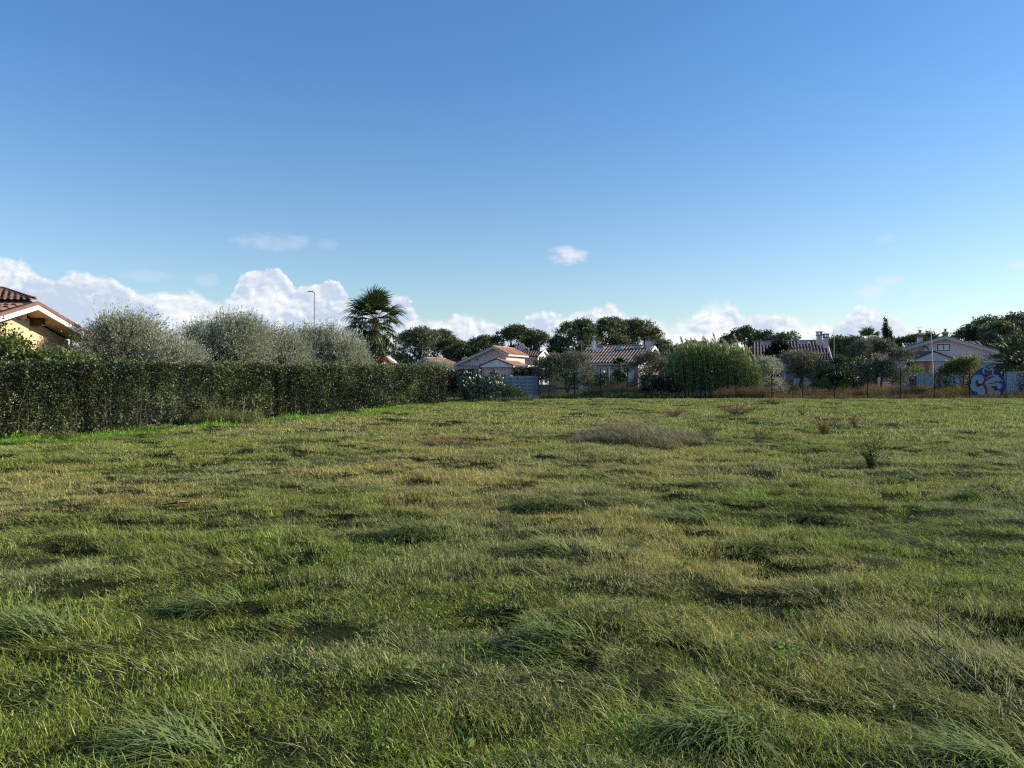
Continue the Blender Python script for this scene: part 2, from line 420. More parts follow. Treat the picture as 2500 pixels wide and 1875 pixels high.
def leaves(g, Pn, Dn, L, Wd, rng, tone, fold=.0):
    n = len(Pn); Dn = unit(Dn)
    S = unit(np.cross(Dn, rng.normal(size=(n, 3))))
    N = np.cross(S, Dn)
    L = np.broadcast_to(L, (n,))[:, None]; Wd = np.broadcast_to(Wd, (n,))[:, None]
    m = Pn+Dn*L*.45+N*L*fold
    V = np.stack([Pn, m+S*Wd*.5, Pn+Dn*L, m-S*Wd*.5], 1)
    i = np.arange(n)[:, None]*4
    g.add(V.reshape(-1, 3), i+np.array([0, 1, 2, 3]), tone=np.repeat(np.broadcast_to(tone, (n,)), 4))


def sprays(g, blobs, nsp, per, rng, L, Wd, wind=(0, 0, 0), up=.25, rnd=.55, out=1.0, shell=(.5, 1.0), slen=.35, spread=.25, hemi=-.55, tonemul=1.0, sag=0):
    """twigs with leaves, spread through a crown made of ellipsoid masses"""
    B = np.array(blobs, float); w = (B[:, 3]*B[:, 5])**1.0; w /= w.sum()
    k = rng.choice(len(B), nsp, p=w); b = B[k]
    d = unit(rng.normal(size=(nsp, 3))); d[:, 2] = np.where(d[:, 2] < hemi, -d[:, 2], d[:, 2])
    r = rng.uniform(shell[0]**2, shell[1]**2, nsp)**.5
    P0 = b[:, :3]+d*b[:, 3:6]*r[:, None]
    o = unit(d/b[:, 3:6])
    dr = unit(o*out+np.array(wind)+np.array([0, 0, up])+rng.normal(size=(nsp, 3))*rnd)
    sl = slen*rng.uniform(.6, 1.3, nsp)
    tt = np.tile(np.linspace(0, 1, per), nsp)+rng.uniform(-.1, .1, nsp*per)
    PP = np.repeat(P0, per, 0)+np.repeat(dr*sl[:, None], per, 0)*tt[:, None]
    PP[:, 2] -= sag*tt**2*np.repeat(sl, per)
    DD = np.repeat(dr, per, 0)+rng.normal(size=(nsp*per, 3))*(spread+.25)
    tn = np.repeat(rng.beta(2.2, 2.6, nsp), per)*.7+rng.random(nsp*per)*.3
    leaves(g, PP+rng.normal(size=PP.shape)*L*.25, DD, L*rng.uniform(.7, 1.25, nsp*per), Wd*rng.uniform(.8, 1.2, nsp*per), rng, tn*tonemul)


def blades(g, Pn, az_, L, Wd, th0, th1, rng, seg=3, tone=None, tip=.12):
    """arching blades: th0 angle from vertical at the base, th1 at the tip"""
    n = len(Pn); L = np.broadcast_to(L, (n,)); Wd = np.broadcast_to(Wd, (n,))
    h = np.stack([np.cos(az_), np.sin(az_), np.zeros(n)], 1)
    sa = az_+np.pi/2+rng.normal(size=n)*.5
    S = np.stack([np.cos(sa), np.sin(sa), np.zeros(n)], 1)
    cur = np.array(Pn, float); rows = []
    for i in range(seg+1):
        w = Wd*(1-(i/seg)**1.6)+Wd*tip*(i/seg)
        rows += [cur-S*w[:, None]*.5, cur+S*w[:, None]*.5]
        th = th0+(th1-th0)*((i+.5)/seg)
        cur = cur+(h*np.sin(th)[:, None]+np.array([0, 0, 1.])*np.cos(th)[:, None])*(L/seg)[:, None]
    V = np.stack(rows, 1); k = 2*(seg+1)
    q = np.concatenate([np.arange(n)[:, None]*k+np.array([2*i, 2*i+1, 2*i+3, 2*i+2]) for i in range(seg)])
    if tone is None: tone = rng.random(n)
    g.add(V.reshape(-1, 3), q, tone=np.repeat(np.broadcast_to(tone, (n,)), k))


def trunk_mesh(g, base, h, r, blobs, rng, limbs=5, k=6, lean=(0, 0), kink=.06, fork=.45):
    top = np.array([base[0]+lean[0], base[1]+lean[1], h])
    pts = [np.array(base)+(top-np.array(base))*t_+np.array([*rng.normal(size=2)*kink*h*math.sin(t_*3.1), 0]) for t_ in np.linspace(0, 1, 6)]
    pts[0][2] -= .15
    g.tube(pts, np.linspace(r, r*.45, 6), k)
    if blobs is not None:
        for bl in [blobs[i] for i in rng.permutation(len(blobs))[:limbs]]:
            s0 = pts[0]+(pts[-1]-pts[0])*rng.uniform(fork, 1.0); e = np.array(bl[:3])
            mid = (s0+e)/2+rng.normal(size=3)*.1*np.linalg.norm(e-s0)
            t1 = [s0, s0*.6+mid*.4, mid, (mid+e)/2+rng.normal(size=3)*.05*h, e]
            g.tube(t1, np.linspace(r*.5, r*.12, 5), 5)


def autoblobs(w, z0, z1, n, rng, size=.3, dep=None, dome=.9, flat=1.0):
    """ellipsoid masses inside a dome-shaped crown"""
    dep = dep or w; H = z1-z0; out = []
    for i in range(n):
        for _ in range(40):
            u, v, q = rng.uniform(-1, 1), rng.uniform(-1, 1), rng.uniform(0, 1)
            rr = math.hypot(u, v)
            if rr < (1-q**2.2*dome) and rr < (.55+q*1.6): break
        s = size*rng.uniform(.7, 1.3)
        out.append([u*(w/2)*(1-s*.9), v*(dep/2)*(1-s*.9), z0+H*(s*.45+q*(1-s*.95)), w*s*.62, dep*s*.62, min(w, H)*s*.62*flat])
    return out


def make_tree(name, label, cat, loc, blobs, mat, nsp, per, L, Wd, seed, bark='bark', th=None, tr=.12, limbs=6, group=None, lean=(0, 0), rz=0, crown='crown', trunks=1, twigs=0, **kw):
    rng = np.random.default_rng(seed)
    r = root(name, loc, label, cat, group, rz)
    g = G()
    for j in range(trunks):
        bx = (0, 0, 0) if trunks == 1 else (rng.uniform(-.3, .3), rng.uniform(-.2, .2), 0)
        zc = th or (sum(b_[2] for b_ in blobs)/len(blobs))
        trunk_mesh(g, bx, zc*rng.uniform(.85, 1), tr, blobs, rng, limbs, lean=lean if trunks == 1 else (rng.uniform(-.6, .6), 0))
    if twigs:
        for _ in range(twigs):
            bl = blobs[rng.integers(len(blobs))]; d = unit(rng.normal(size=3)); c = np.array(bl[:3])
            g.tube([c, c+d*np.array(bl[3:6])*.6, c+d*np.array(bl[3:6])*1.1+rng.normal(size=3)*.05], [tr*.12, tr*.08, tr*.03], 4, False)
    g.build('trunk', M[bark], r, smooth=True)
    g = G(); sprays(g, blobs, nsp, per, rng, L, Wd, **kw); g.build(crown, M[mat], r)
    return r

# ================================================================ STRUCTURES
def loc2(C, a, s, dpt, z):
    """house frame: s to the right along the gable, dpt backwards; the gable faces the viewer turned by a"""
    return np.array([C[0]+s*math.cos(a)+dpt*math.sin(a), C[1]-s*math.sin(a)+dpt*math.cos(a), z])


def ribs(g, e0, e1, r1, r0, sp=.24, rad=.075, courses=1):
    """half-round cover tiles running from the eave e0-e1 up to the ridge r0-r1"""
    e0, e1, r0, r1 = [np.array(q, float) for q in (e0, e1, r0, r1)]
    n = max(1, int(np.linalg.norm(e1-e0)/sp)); N = unit(np.cross(e1-e0, r0-e0)); N = N if N[2] > 0 else -N
    A = unit(e1-e0)
    for i in range(n):
        t_ = (i+.5)/n; p = e0+(e1-e0)*t_; q = r0+(r1-r0)*t_
        if np.linalg.norm(q-p) < .1: continue
        for c in range(courses):
            a = p+(q-p)*(c/courses); b_ = p+(q-p)*min(1, (c+1.08)/courses)
            V = []
            for e, rr, lift in ((a, rad, .035 if courses > 1 else 0.01), (b_, rad*.82, .004)):
                for th in (0, 50, 90, 130, 180):
                    V.append(e+A*math.cos(math.radians(th))*rr+N*(math.sin(math.radians(th))*rr*.8+lift))
            g.add(V, [[j, j+1, j+6, j+5] for j in range(4)], [[0, 2, 1], [0, 3, 2], [0, 4, 3]])


def window(parent, c, w, h, a, dep=.08, frame='white', glass='glass', name='window', mull=1, back=(0, 0)):
    """frame with a recessed pane on a wall whose outward normal is (-sin a,-cos a)"""
    n = np.array([-math.sin(a), -math.cos(a), 0]); s = np.array([math.cos(a), -math.sin(a), 0]); z = np.array([0, 0, 1.])
    c = np.array(c, float)+n*.03
    g = G(); t_ = .07
    rz = -a
    for dx, dz, ww, hh in ((-(w/2), 0, t_, h+t_), ((w/2), 0, t_, h+t_), (0, h/2, w-t_, t_), (0, -h/2, w-t_, t_)):
        g.box(c+s*dx+z*dz, (ww, dep, hh), rz)
    for k in range(mull):
        g.box(c+s*(w*((k+1)/(mull+1)-.5)), (.05, dep*.8, h-t_), rz)
    f = g.build(name, M[frame], parent)
    g = G(); g.box(c-n*.02, (w-t_, .02, h-t_), rz); g.build('pane', M[glass], f)
    return f


def walls(g, C, a, prof, L, z0=-.2):
    """solid gabled body; prof = [(s,z)...] left to right along the gable"""
    n = len(prof); V = []
    for dp in (0, L):
        V += [loc2(C, a, s, dp, z) for s, z in prof]+[loc2(C, a, s, dp, z0) for s, z in prof]
    m = 2*n; Q = []; 
    for i in range(n-1):
        Q += [[i, i+1, n+i+1, n+i], [m+i, m+n+i, m+n+i+1, m+i+1], [i, m+i, m+i+1, i+1]]
    Q += [[0, n, m+n, m], [n-1, m+n-1, m+2*n-1, 2*n-1]]
    g.add(V, Q)


def roof_pair(parent, C, a, s0, z0, sa, za, s1, z1, L, over=.35, th=.14, tile='terra', trim='greytrim', sp=.24, fascia=True, courses=1, tiles=(True, True)):
    g = G(); gt = G(); gf = G()
    for (sA, zA, do) in ((s0, z0, tiles[0]), (s1, z1, tiles[1])):
        p = [loc2(C, a, sA, -over, zA), loc2(C, a, sA, L+over, zA), loc2(C, a, sa, L+over, za), loc2(C, a, sa, -over, za)]
        g.slab(p, th)
        if do: ribs(gt, p[0], p[1], p[2], p[3], sp, sp*.36, courses)
        f0 = loc2(C, a, sA, -over-.02, zA-.02); f1 = loc2(C, a, sa, -over-.02, za-.02)
        q0 = loc2(C, a, sA, -over-.06, zA-.02); q1 = loc2(C, a, sa, -over-.06, za-.02)
        if fascia: gf.slab([f0, f1, q1, q0], .26)
        e = loc2(C, a, sA, 0, zA); sg = 1 if sA > sa else -1
        a0 = loc2(C, a, sA+sg*.01, -over, zA-.03); a1 = loc2(C, a, sA+sg*.01, L+over, zA-.03)
        b0 = loc2(C, a, sA+sg*.05, -over, zA-.03); b1 = loc2(C, a, sA+sg*.05, L+over, zA-.03)
        if fascia: gf.slab([a0, a1, b1, b0], .2)
    ro = g.build('roof', M['channel'], parent)
    if gt.v: tag(gt.build('tiling', M[tile], ro), kind='stuff')
    if fascia: gf.build('fascia', M[trim], parent)
    gr = G(); gr.tube([loc2(C, a, sa, -over, za+.03), loc2(C, a, sa, L+over, za+.03)], .09, 8); gr.build('ridge_cap', M[tile], ro)
    return ro


def antenna(parent, p, h, arms=3, w=.7, a=.3):
    g = G(); g.tube([p, p+np.array([0, 0, h])], .018, 5)
    for k in range(arms):
        z = h-.06-k*.13; d = np.array([math.cos(a), math.sin(a), 0])*w/2*(1-.15*k)
        g.tube([p+np.array([0, 0, z])-d, p+np.array([0, 0, z])+d], .012, 4)
    return g.build('antenna', M['steel'], parent)


def dish(parent, c, r=.35, dirn=(-.5, -.8, .25)):
    g = G(); d = Vector(dirn).normalized(); q = d.to_track_quat('Z', 'Y').to_matrix()
    V = [np.array(q @ Vector((0, 0, -.10*r*3)))+c]; T = []; k = 14
    for ring in (1, 2):
        for j in range(k):
            t_ = j/k*6.2832; rr = r*ring/2
            V.append(np.array(q @ Vector((math.cos(t_)*rr, math.sin(t_)*rr, -.3*r+(rr/r)**2*.3*r)))+c)
    T = [[0, 1+j, 1+(j+1) % k] for j in range(k)]
    Q = [[1+j, 1+k+j, 1+k+(j+1) % k, 1+(j+1) % k] for j in range(k)]
    g.add(V, Q, T); o = g.build('satellite_dish', M['greytrim'], parent, smooth=True)
    g = G(); g.tube([c, np.array(c)+np.array([0, 0, -r*1.5])], .025, 5); g.tube([c-np.array([0, 0, r*.8]), c+np.array(d)*r*.9], .012, 4)
    g.build('bracket', M['steel'], o)


def chimney(parent, p, w, h, cap='flat', mat='pink2'):
    p = np.array(p, float); g = G(); g.box(p+np.array([0, 0, h/2]), (w, w, h)); o = g.build('chimney', M[mat], parent)
    g = G()
    if cap == 'flat':
        g.box(p+np.array([0, 0, h+.05]), (w*1.25, w*1.25, .1))
        for sx in (-1, 1):
            for sy in (-1, 1): g.box(p+np.array([sx*w*.42, sy*w*.42, h+.22]), (.09, .09, .24))
        g.box(p+np.array([0, 0, h+.38]), (w*1.35, w*1.35, .09))
    else:
        for sx in (-1, 1):
            for sy in (-1, 1): g.box(p+np.array([sx*w*.38, sy*w*.38, h+.15]), (.1, .1, .30))
        z = h+.30
        b_ = [p+np.array([sx*w*.95, sy*w*.95, z]) for sx, sy in ((-1, -1), (1, -1), (1, 1), (-1, 1))]
        t2 = [p+np.array([sx*w*.3, sy*w*.3, z+.22]) for sx, sy in ((-1, -1), (1, -1), (1, 1), (-1, 1))]
        g.add(b_+t2, [[0, 1, 5, 4], [1, 2, 6, 5], [2, 3, 7, 6], [3, 0, 4, 7], [4, 5, 6, 7], [3, 2, 1, 0]])
        g.box(p+np.array([0, 0, z+.32]), (w*.4, w*.4, .18)); g.box(p+np.array([0, 0, z+.45]), (w*.7, w*.7, .06))
    g.build('chimney_cap', M['tiledark'], o)
    return o


# ---- left villa (cream walls, brown tiles)
vl = root('villa', (0, 0, 0), 'cream villa with brown tiled roof and white fascia behind the left end of the hedge', 'house')
AY, AZ_, PT = 28.4, 4.20, .27
g = G()
y0, y1 = 24.6, 31.9
prof = [(y0, AZ_-.30-PT*(AY-y0)), (AY, AZ_-.30), (y1, AZ_-.30-PT*(y1-AY))]
V = []
for x in (-17.95, -25.0):
    V += [(x, y, z) for y, z in prof]+[(x, y, -.2) for y, z in prof]
g.add(V, [[0, 3, 4, 1], [1, 4, 5, 2], [6, 7, 10, 9], [7, 8, 11, 10], [0, 1, 7, 6], [1, 2, 8, 7], [0, 6, 9, 3], [2, 5, 11, 8]])
g.build('wall', M['cream'], vl)
ro = None
g = G(); gs = G(); gw = G(); gb = G()
for ye in (24.0, 32.35):
    ze = AZ_-PT*abs(ye-AY)
    g.slab([(-17.12, AY, AZ_), (-25, AY, AZ_), (-25, ye, ze), (-17.12, ye, ze)], .10)
    gs.slab([(-17.14, AY, AZ_-.102), (-17.93, AY, AZ_-.102), (-17.93, ye, ze-.102), (-17.14, ye, ze-.102)], .14)
    gw.slab([(-17.06, AY, AZ_-.11), (-17.118, AY, AZ_-.11), (-17.118, ye, ze-.11), (-17.06, ye, ze-.11)], .17)
    gb.slab([(-17.03, AY, AZ_+.02), (-17.115, AY, AZ_+.02), (-17.115, ye, ze+.02), (-17.03, ye, ze+.02)], .12)
ro = g.build('roof', M['channel'], vl); gs.build('soffit', M['ochre'], vl); gw.build('fascia', M['white'], vl); gb.build('verge_board', M['brown'], vl)
# upper hipped roof
p0 = np.array([-17.25, AY-.05, 4.33]); sl = .27
g = G()
cx = -17.25
lo = [np.array(q) for q in ((cx, AY-.05, 4.22), (-26., AY-.05, 4.22), (-26., AY+3.9, 5.08), (cx-3.7, AY+3.9, 5.08), (cx-7.6, AY+7.8, 4.22), (-26., AY+7.8, 4.22))]
g.slab([lo[0], lo[1], lo[2], lo[3]], .1); g.slab([lo[3], lo[2], lo[5], lo[4]], .1)
ro2 = g.build('upper_roof', M['channel'], vl)
g = G(); q = [lo[0]+(-.35, .25, -.11), lo[1]+(0, .25, -.11), lo[5]+(0, -.3, -.11), lo[4]+(-.3, -.3, -.11)]; g.slab(q, .5); g.build('upper_wall', M['cream'], vl)

def tile_mesh():
    g = G(); V = []
    for e, (rr, l) in enumerate(((.105, .035), (.085, .0))):
        for off in (0, -.014):
            for th in (0, 36, 72, 108, 144, 180):
                V.append(((rr+off)*math.cos(math.radians(th)), e*.44, (rr+off)*math.sin(math.radians(th))*.85+l))
    Q = [[j, j+1, 12+j+1, 12+j] for j in range(5)]+[[6+j, 18+j, 18+j+1, 6+j+1] for j in range(5)]+[[j, 6+j, 6+j+1, j+1] for j in range(5)]
    g.add(V, Q); return g


proto = tile_mesh().build('tile', M['tile'], ro2)
first = True; rr_ = random.Random(4)
ang = math.atan(.27)
def put_tile(par, x, y, z, rz, tilt):
    global first
    o = proto if first else dup(proto, par)
    o.parent = par; o.location = (x, y, z); o.rotation_euler = Euler((tilt+rr_.uniform(-.02, .02), rr_.uniform(-.03, .03), rz+rr_.uniform(-.03, .03)))
    first = False
for i in range(17):                                  # upper slope facing the field
    x = cx-.12-i*.235
    for j in range(11):
        yy = AY-.10+j*.385
        if (yy-AY) > (cx-x)-.05 and j > 0: break
        put_tile(ro2, x, yy, 4.235+.22*(yy-AY), 0, math.atan(.22))
for i in range(13):                                  # lower slope facing the field
    x = -17.3-i*.26
    for j in range(9):
        yy = 24.0+j*.42
        if yy > AY-.5: break
        put_tile(ro, x, yy, AZ_-PT*abs(yy-AY)+.02, 0, ang)
for i in range(10):                                  # along the far rake
    yy = 28.6+i*.385
    put_tile(ro, -17.22, yy+.4, AZ_-PT*abs(yy+.4-AY)+.0, math.pi, ang)
for i in range(12):                                  # hip tiles
    q = (i+.2)*.30
    o = dup(proto, ro2); o.location = (cx-q, AY+q*1.05, 4.27+.22*q+.01); o.rotation_euler = Euler((math.atan(.22/1.42), 0, math.radians(43)))
g = G(); g.box((-17.7, 27.75, 3.66), (.4, .16, .22)); g.build('purlin', M['dkbrown'], vl)
g = G(); g.box((-17.7, 29.45, 3.52), (.4, .22, .24)); g.build('purlin', M['dkbrown'], vl)
g = G(); g.tube([(-17.8, 31.85, .1), (-17.8, 31.85, 3.0)], .05, 8); g.build('downpipe', M['cream'], vl)
g = G(); g.box((-17.93, 30.6, 1.9), (.08, 1.3, 1.5)); wn_ = g.build('window', M['white'], vl)
g = G(); g.box((-17.88, 30.6, 1.9), (.03, 1.1, 1.3)); g.build('pane', M['glass'], wn_)
g = G(); g.box((-17.93, 27.0, 1.9), (.08, 1.3, 1.5)); wn_ = g.build('window', M['white'], vl)
g = G(); g.box((-17.88, 27.0, 1.9), (.03, 1.1, 1.3)); g.build('pane', M['glass'], wn_)

# ---- white gabled house seen behind the palm
a = math.radians(-72); C = P(992, 72, 903)
hw = root('white_house', (0, 0, 0), 'white gable end with a brick-coloured verge between the palm and the pink houses', 'house')
Cw = P(990, 74, 905)
g = G(); g.add([np.array(P(915, 70, 862)), np.array(P(940, 71, 868)), np.array(P(990, 74, 905)), np.array([P(990, 74, 905)[0], 74, -.2]), np.array([P(915, 70, 862)[0], 70, -.2]),
       np.array(P(915, 70, 862))+(-5, 6, 0), np.array(P(940, 71, 868))+(-5, 6, 0), np.array(P(990, 74, 905))+(-5, 6, 0), np.array([P(990, 74, 905)[0]-5, 80, -.2]), np.array([P(915, 70, 862)[0]-5, 76, -.2])],
      [[0, 5, 6, 1], [1, 6, 7, 2], [2, 7, 8, 3], [0, 4, 9, 5]], [[0, 1, 4], [1, 2, 3], [1, 3, 4], [5, 9, 6], [6, 9, 8], [6, 8, 7]])
g.build('wall', M['white'], hw)
pa, pb = np.array(P(938, 70.6, 864)), np.array(P(996, 73.9, 906))
g = G(); g.slab([pa, pb, pb+(-5, 6, 0), pa+(-5, 6, 0)], .12); rw = g.build('roof', M['channel'], hw)
g = G(); g.slab([pa+(.1, -.1, .05), pb+(.1, -.1, .05), pb+(.02, .02, .05), pa+(.02, .02, .05)], .2); g.build('fascia', M['white'], hw)
g = G(); g.slab([pa+(.1, -.12, -.22), pb+(.1, -.12, -.22), pb+(.0, .0, -.22), pa+(.0, .0, -.22)], .1); g.build('verge_board', M['terra'], hw)

# ---- small pink house far left of the main pink one
a = math.radians(16); C = P(1060, 105, 905)
hs = root('pink_house', (0, 0, 0), 'low pink house with sandy roof and aerials, half hidden by the hedge top', 'house', 'pink houses across the field')
g = G(); zE = P(0, 105, 898)[2]; zR = P(0, 105, 876)[2]; wv = 105/F
s0, sa, s1 = -70*wv, -22*wv, 20*wv
walls(g, C, a, [(s0, zE), (sa, zR), (s1, zE+.4)], 7); g.build('wall', M['pink'], hs)
roof_pair(hs, C, a, s0-.4, zE-.05, sa, zR+.14, s1+.4, zE+.35, 7, tile='terra')
antenna(hs, loc2(C, a, -.2, 3, zR-.3), 1.6); antenna(hs, loc2(C, a, -3.6, 2, zR-.9), 1.2, 1, .5)
dish(hs, loc2(C, a, 2.6, 4.5, zR-.1), .42)

# ---- main pink house
a = math.radians(15); C = P(1236, 88, 905)
hp = root('pink_house', (0, 0, 0), 'large pink house with terracotta roof, striped awning and small porch gable behind the cactus', 'house', 'pink houses across the field')
wv = 88/F; zt = lambda py, d=88: CAMZ+(HZ-py)/F*d
s0, sa = -134*wv, -31*wv
zE, zR, z1 = zt(893, 90), zt(849), zt(866)
g = G(); walls(g, C, a, [(s0, zE), (sa, zR), (0, z1)], 8.5); wl = g.build('wall', M['pink'], hp)
roof_pair(hp, C, a, s0-.55, zE-.12, sa, zR+.16, .35, z1+.08, 8.5, over=.45, tile='terra', courses=6)
# white upper side band is the sunlit side wall; porch in front and to the right
pc = loc2(C, a, -46*wv, -1.6, 0); zpE, zpR = zt(891, 86), zt(877, 86)
g = G(); walls(g, pc, a, [(0, zpE-.06), (1.6, zpR-.2), (3.05, zpE-.06)], 6.0); g.build('porch_wall', M['pink'], hp)
g = G(); 
tp = [loc2(pc, a, -.35, -.42, zpE-.10), loc2(pc, a, 1.55, -.42, zpR), loc2(pc, a, 3.4, -.42, zpE-.10)]
g.add([tp[0], tp[1], tp[2]]+[q+np.array([math.sin(a)*.05, .05*math.cos(a), 0]) for q in tp]+[tp[0]-(0, 0, .14), tp[2]-(0, 0, .14)], [[0, 6, 7, 2]], [[0, 2, 1], [3, 4, 5]])
g.build('porch_gable', M['white'], hp)
g = G(); gt = G()
for e in (-.4, 3.45):
    p = [loc2(pc, a, e, -.5, zpE-.05), loc2(pc, a, e, 6.3, zpE-.05), loc2(pc, a, 1.55, 6.3, zpR+.08), loc2(pc, a, 1.55, -.5, zpR+.08)]
    g.slab(p, .08); ribs(gt, *p, .24, .085, 4)
pr = g.build('porch_roof', M['channel'], hp); tag(gt.build('tiling', M['terra'], pr), kind='stuff')
g = G(); b0 = loc2(pc, a, 3.44, -.45, 0); b1 = loc2(pc, a, 3.44, 6.3, 0)
g.slab([b0+(0, 0, zpE-.1), b1+(0, 0, zpE-.1), b1+(.06, 0, zpE-.1), b0+(.06, 0, zpE-.1)], .16); g.build('gutter', M['white'], hp)
# awning recess
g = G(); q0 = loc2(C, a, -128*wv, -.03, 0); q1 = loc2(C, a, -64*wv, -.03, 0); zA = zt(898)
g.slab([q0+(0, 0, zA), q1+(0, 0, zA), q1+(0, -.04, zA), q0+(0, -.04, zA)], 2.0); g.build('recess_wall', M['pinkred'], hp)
for k, (f0, f1) in enumerate(((.08, .28), (.45, .66), (.78, .93))):
    w0 = q0*(1-f0)+q1*f0; w1 = q0*(1-f1)+q1*f1
    g = G(); g.slab([w0+(0, -.05, zA-.25), w1+(0, -.05, zA-.25), w1+(0, -.08, zA-.25), w0+(0, -.08, zA-.25)], 1.6); g.build('door', M['dkbrown'], hp)
g = G(); gd = G(); n_ = 22
nrm = np.array([-math.sin(a), -math.cos(a), 0])
for k in range(n_):
    w0 = q0*(1-k/n_)+q1*k/n_; w1 = q0*(1-(k+1)/n_)+q1*(k+1)/n_
    tgt = g if k % 2 else gd
    tgt.add([w0+(0, 0, zA+.28), w1+(0, 0, zA+.28), w1+nrm*.9+(0, 0, zA+.1), w0+nrm*.9+(0, 0, zA+.1), w1+nrm*.9+(0, 0, zA-.12), w0+nrm*.9+(0, 0, zA-.12)], [[0, 1, 2, 3], [3, 2, 4, 5]])
aw = g.build('awning', M['stripe'], hp); gd.build('awning_stripe', M['stripe2'], aw)
for px, py in ((1141, 881), (1162, 878)):
    g = G(); c = loc2(C, a, (px-1236)*wv, -.02, zt(py)); g.tube([c, c+nrm*.06], .09, 10); g.build('vent', M['dkbrown'], hp)
dish(hp, loc2(C, a, 1.1, 2.6, zt(846)), .48); antenna(hp, loc2(C, a, .4, 3.2, zt(856)), 1.4, 4, .6)
g = G(); c = loc2(pc, a, 3.05, 1.6, zt(912)); g.box(c+(.03, 0, 0), (.08, .7, 1.3), -a); g.build('side_window', M['dkbrown'], hp)
for k in range(2):
    g = G(); c = loc2(pc, a, 4.9+k*0, 2.0+3.6*k, 0); g.box(c+(0, 0, zpE/2), (.22, .22, zpE-.1), -a); g.build('porch_post', M['white'], hp)
g = G(); c = loc2(pc, a, 4.2, 2.8, zpE-.12); g.box(c, (1.6, 5.6, .14), -a); g.build('porch_beam', M['white'], hp)

# ---- small house behind it with red tiles
a = math.radians(-62); 
hb = root('pink_house', (0, 0, 0), 'small pink house with red tiles and white gable, right of the large pink one', 'house', 'pink houses across the field')
d = 98; wv = d/F; C = P(1310, d, 905); aa = math.radians(-28)
zE, zR = zt(868, d), zt(857, d)
g = G(); g.box((P(1297, d, 0)[0], d+2.2, zE/2-.1), (2.9, 4, zE)); g.build('wall', M['pink'], hb)
e0, e1, r1, r0 = np.array(P(1272, d-.3, 869)), np.array(P(1318, d-.3, 869)), np.array(P(1326, d+2, 857)), np.array(P(1276, d+2, 857))
g = G(); g.slab([e0, e1, r1, r0], .1); rb = g.build('roof', M['channel'], hb)
g = G(); ribs(g, e0, e1, r1, r0, .26, .09, 4); tag(g.build('tiling', M['tile'], rb), kind='stuff')
ga, gb_, gc = np.array(P(1313, d-.2, 871)), np.array(P(1328, d+1.8, 857)), np.array(P(1341, d+4.5, 874))
g = G(); g.add([ga, gb_, gc, (gc[0], gc[1], 0), (ga[0], ga[1], 0)], [], [[0, 2, 1], [0, 4, 2], [4, 3, 2]]); g.build('gable_wall', M['white'], hb)
g = G(); g.slab([gb_+(.15, -.15, .2), gc+(.25, -.15, .1), gc+(.05, .1, .1), gb_+(0, .1, .2)], .22); g.slab([ga+(.1, -.3, .1), gb_+(.15, -.3, .22), gb_+(0, -.1, .22), ga+(0, -.1, .1)], .2)
g.build('fascia', M['white'], hb)
window(hb, P(1301, d, 878)+Vector((0, 0, 0)), .55, .5, 0, frame='white')

# ---- houses with the big weathered roofs
def far_house(label, e0, e1, r1, r0, wall='pink2', tile='tiledark', back=6):
    h = root('house', (0, 0, 0), label, 'house', 'houses with weathered roofs')
    e0, e1, r1, r0 = [np.array(q) for q in (e0, e1, r1, r0)]
    g = G(); g.slab([e0, e1, r1, r0], .12)
    b0, b1 = r0+(r0-e0)*(1, 1, -1), r1+(r1-e1)*(1, 1, -1)
    g.slab([r0, r1, b1, b0], .12); rf = g.build('roof', M['channel'], h)
    g = G(); ribs(g, e0, e1, r1, r0, .30, .085, 5); ribs(g, b0, b1, r1, r0, .30, .085, 1); tag(g.build('tiling', M[tile], rf), kind='stuff')
    g = G(); g.tube([r0+(0, 0, .05), r1+(0, 0, .05)], .1, 8); g.build('ridge_cap', M[tile], rf)
    ins = unit((r0-e0)*np.array([1, 1, 0]))*.5; sd_ = unit((e1-e0)*np.array([1, 1, 0]))*.45
    A_, B_ = e0+ins+sd_, e1+ins-sd_; C_, D_ = b1-ins-sd_, b0-ins+sd_
    R0_, R1_ = r0+sd_-(0, 0, .14), r1-sd_-(0, 0, .14)
    zt_ = e0[2]-.02
    V = [(*A_[:2], zt_), (*B_[:2], zt_), (*C_[:2], zt_), (*D_[:2], zt_), (*A_[:2], -.2), (*B_[:2], -.2), (*C_[:2], -.2), (*D_[:2], -.2), tuple(R0_), tuple(R1_)]
    g = G(); g.add(V, [[0, 4, 5, 1], [1, 5, 6, 2], [2, 6, 7, 3], [3, 7, 4, 0]], [[0, 8, 3], [1, 2, 9]]); g.build('wall', M[wall], h)
    g = G(); o_ = -unit((r0-e0)*np.array([1, 1, 0]))
    g.slab([e0+o_*.02-(0, 0, .04), e1+o_*.02-(0, 0, .04), e1+o_*.14-(0, 0, .04), e0+o_*.14-(0, 0, .04)], .14); g.build('gutter', M['greytrim'], h)
    w = unit((e1-e0)*np.array([1, 1, 0]))
    g = G()
    for (ra, ea, ba, sg) in ((r1, e1, b1, 1),):
        g.slab([ra+w*.02, ea+w*.02, ea+w*.1, ra+w*.1], .26); g.slab([ra+w*.02, ba+w*.02, ba+w*.1, ra+w*.1], .26)
    g.build('fascia', M['white'], h)
    return h, rf, (e0, e1, r1, r0)


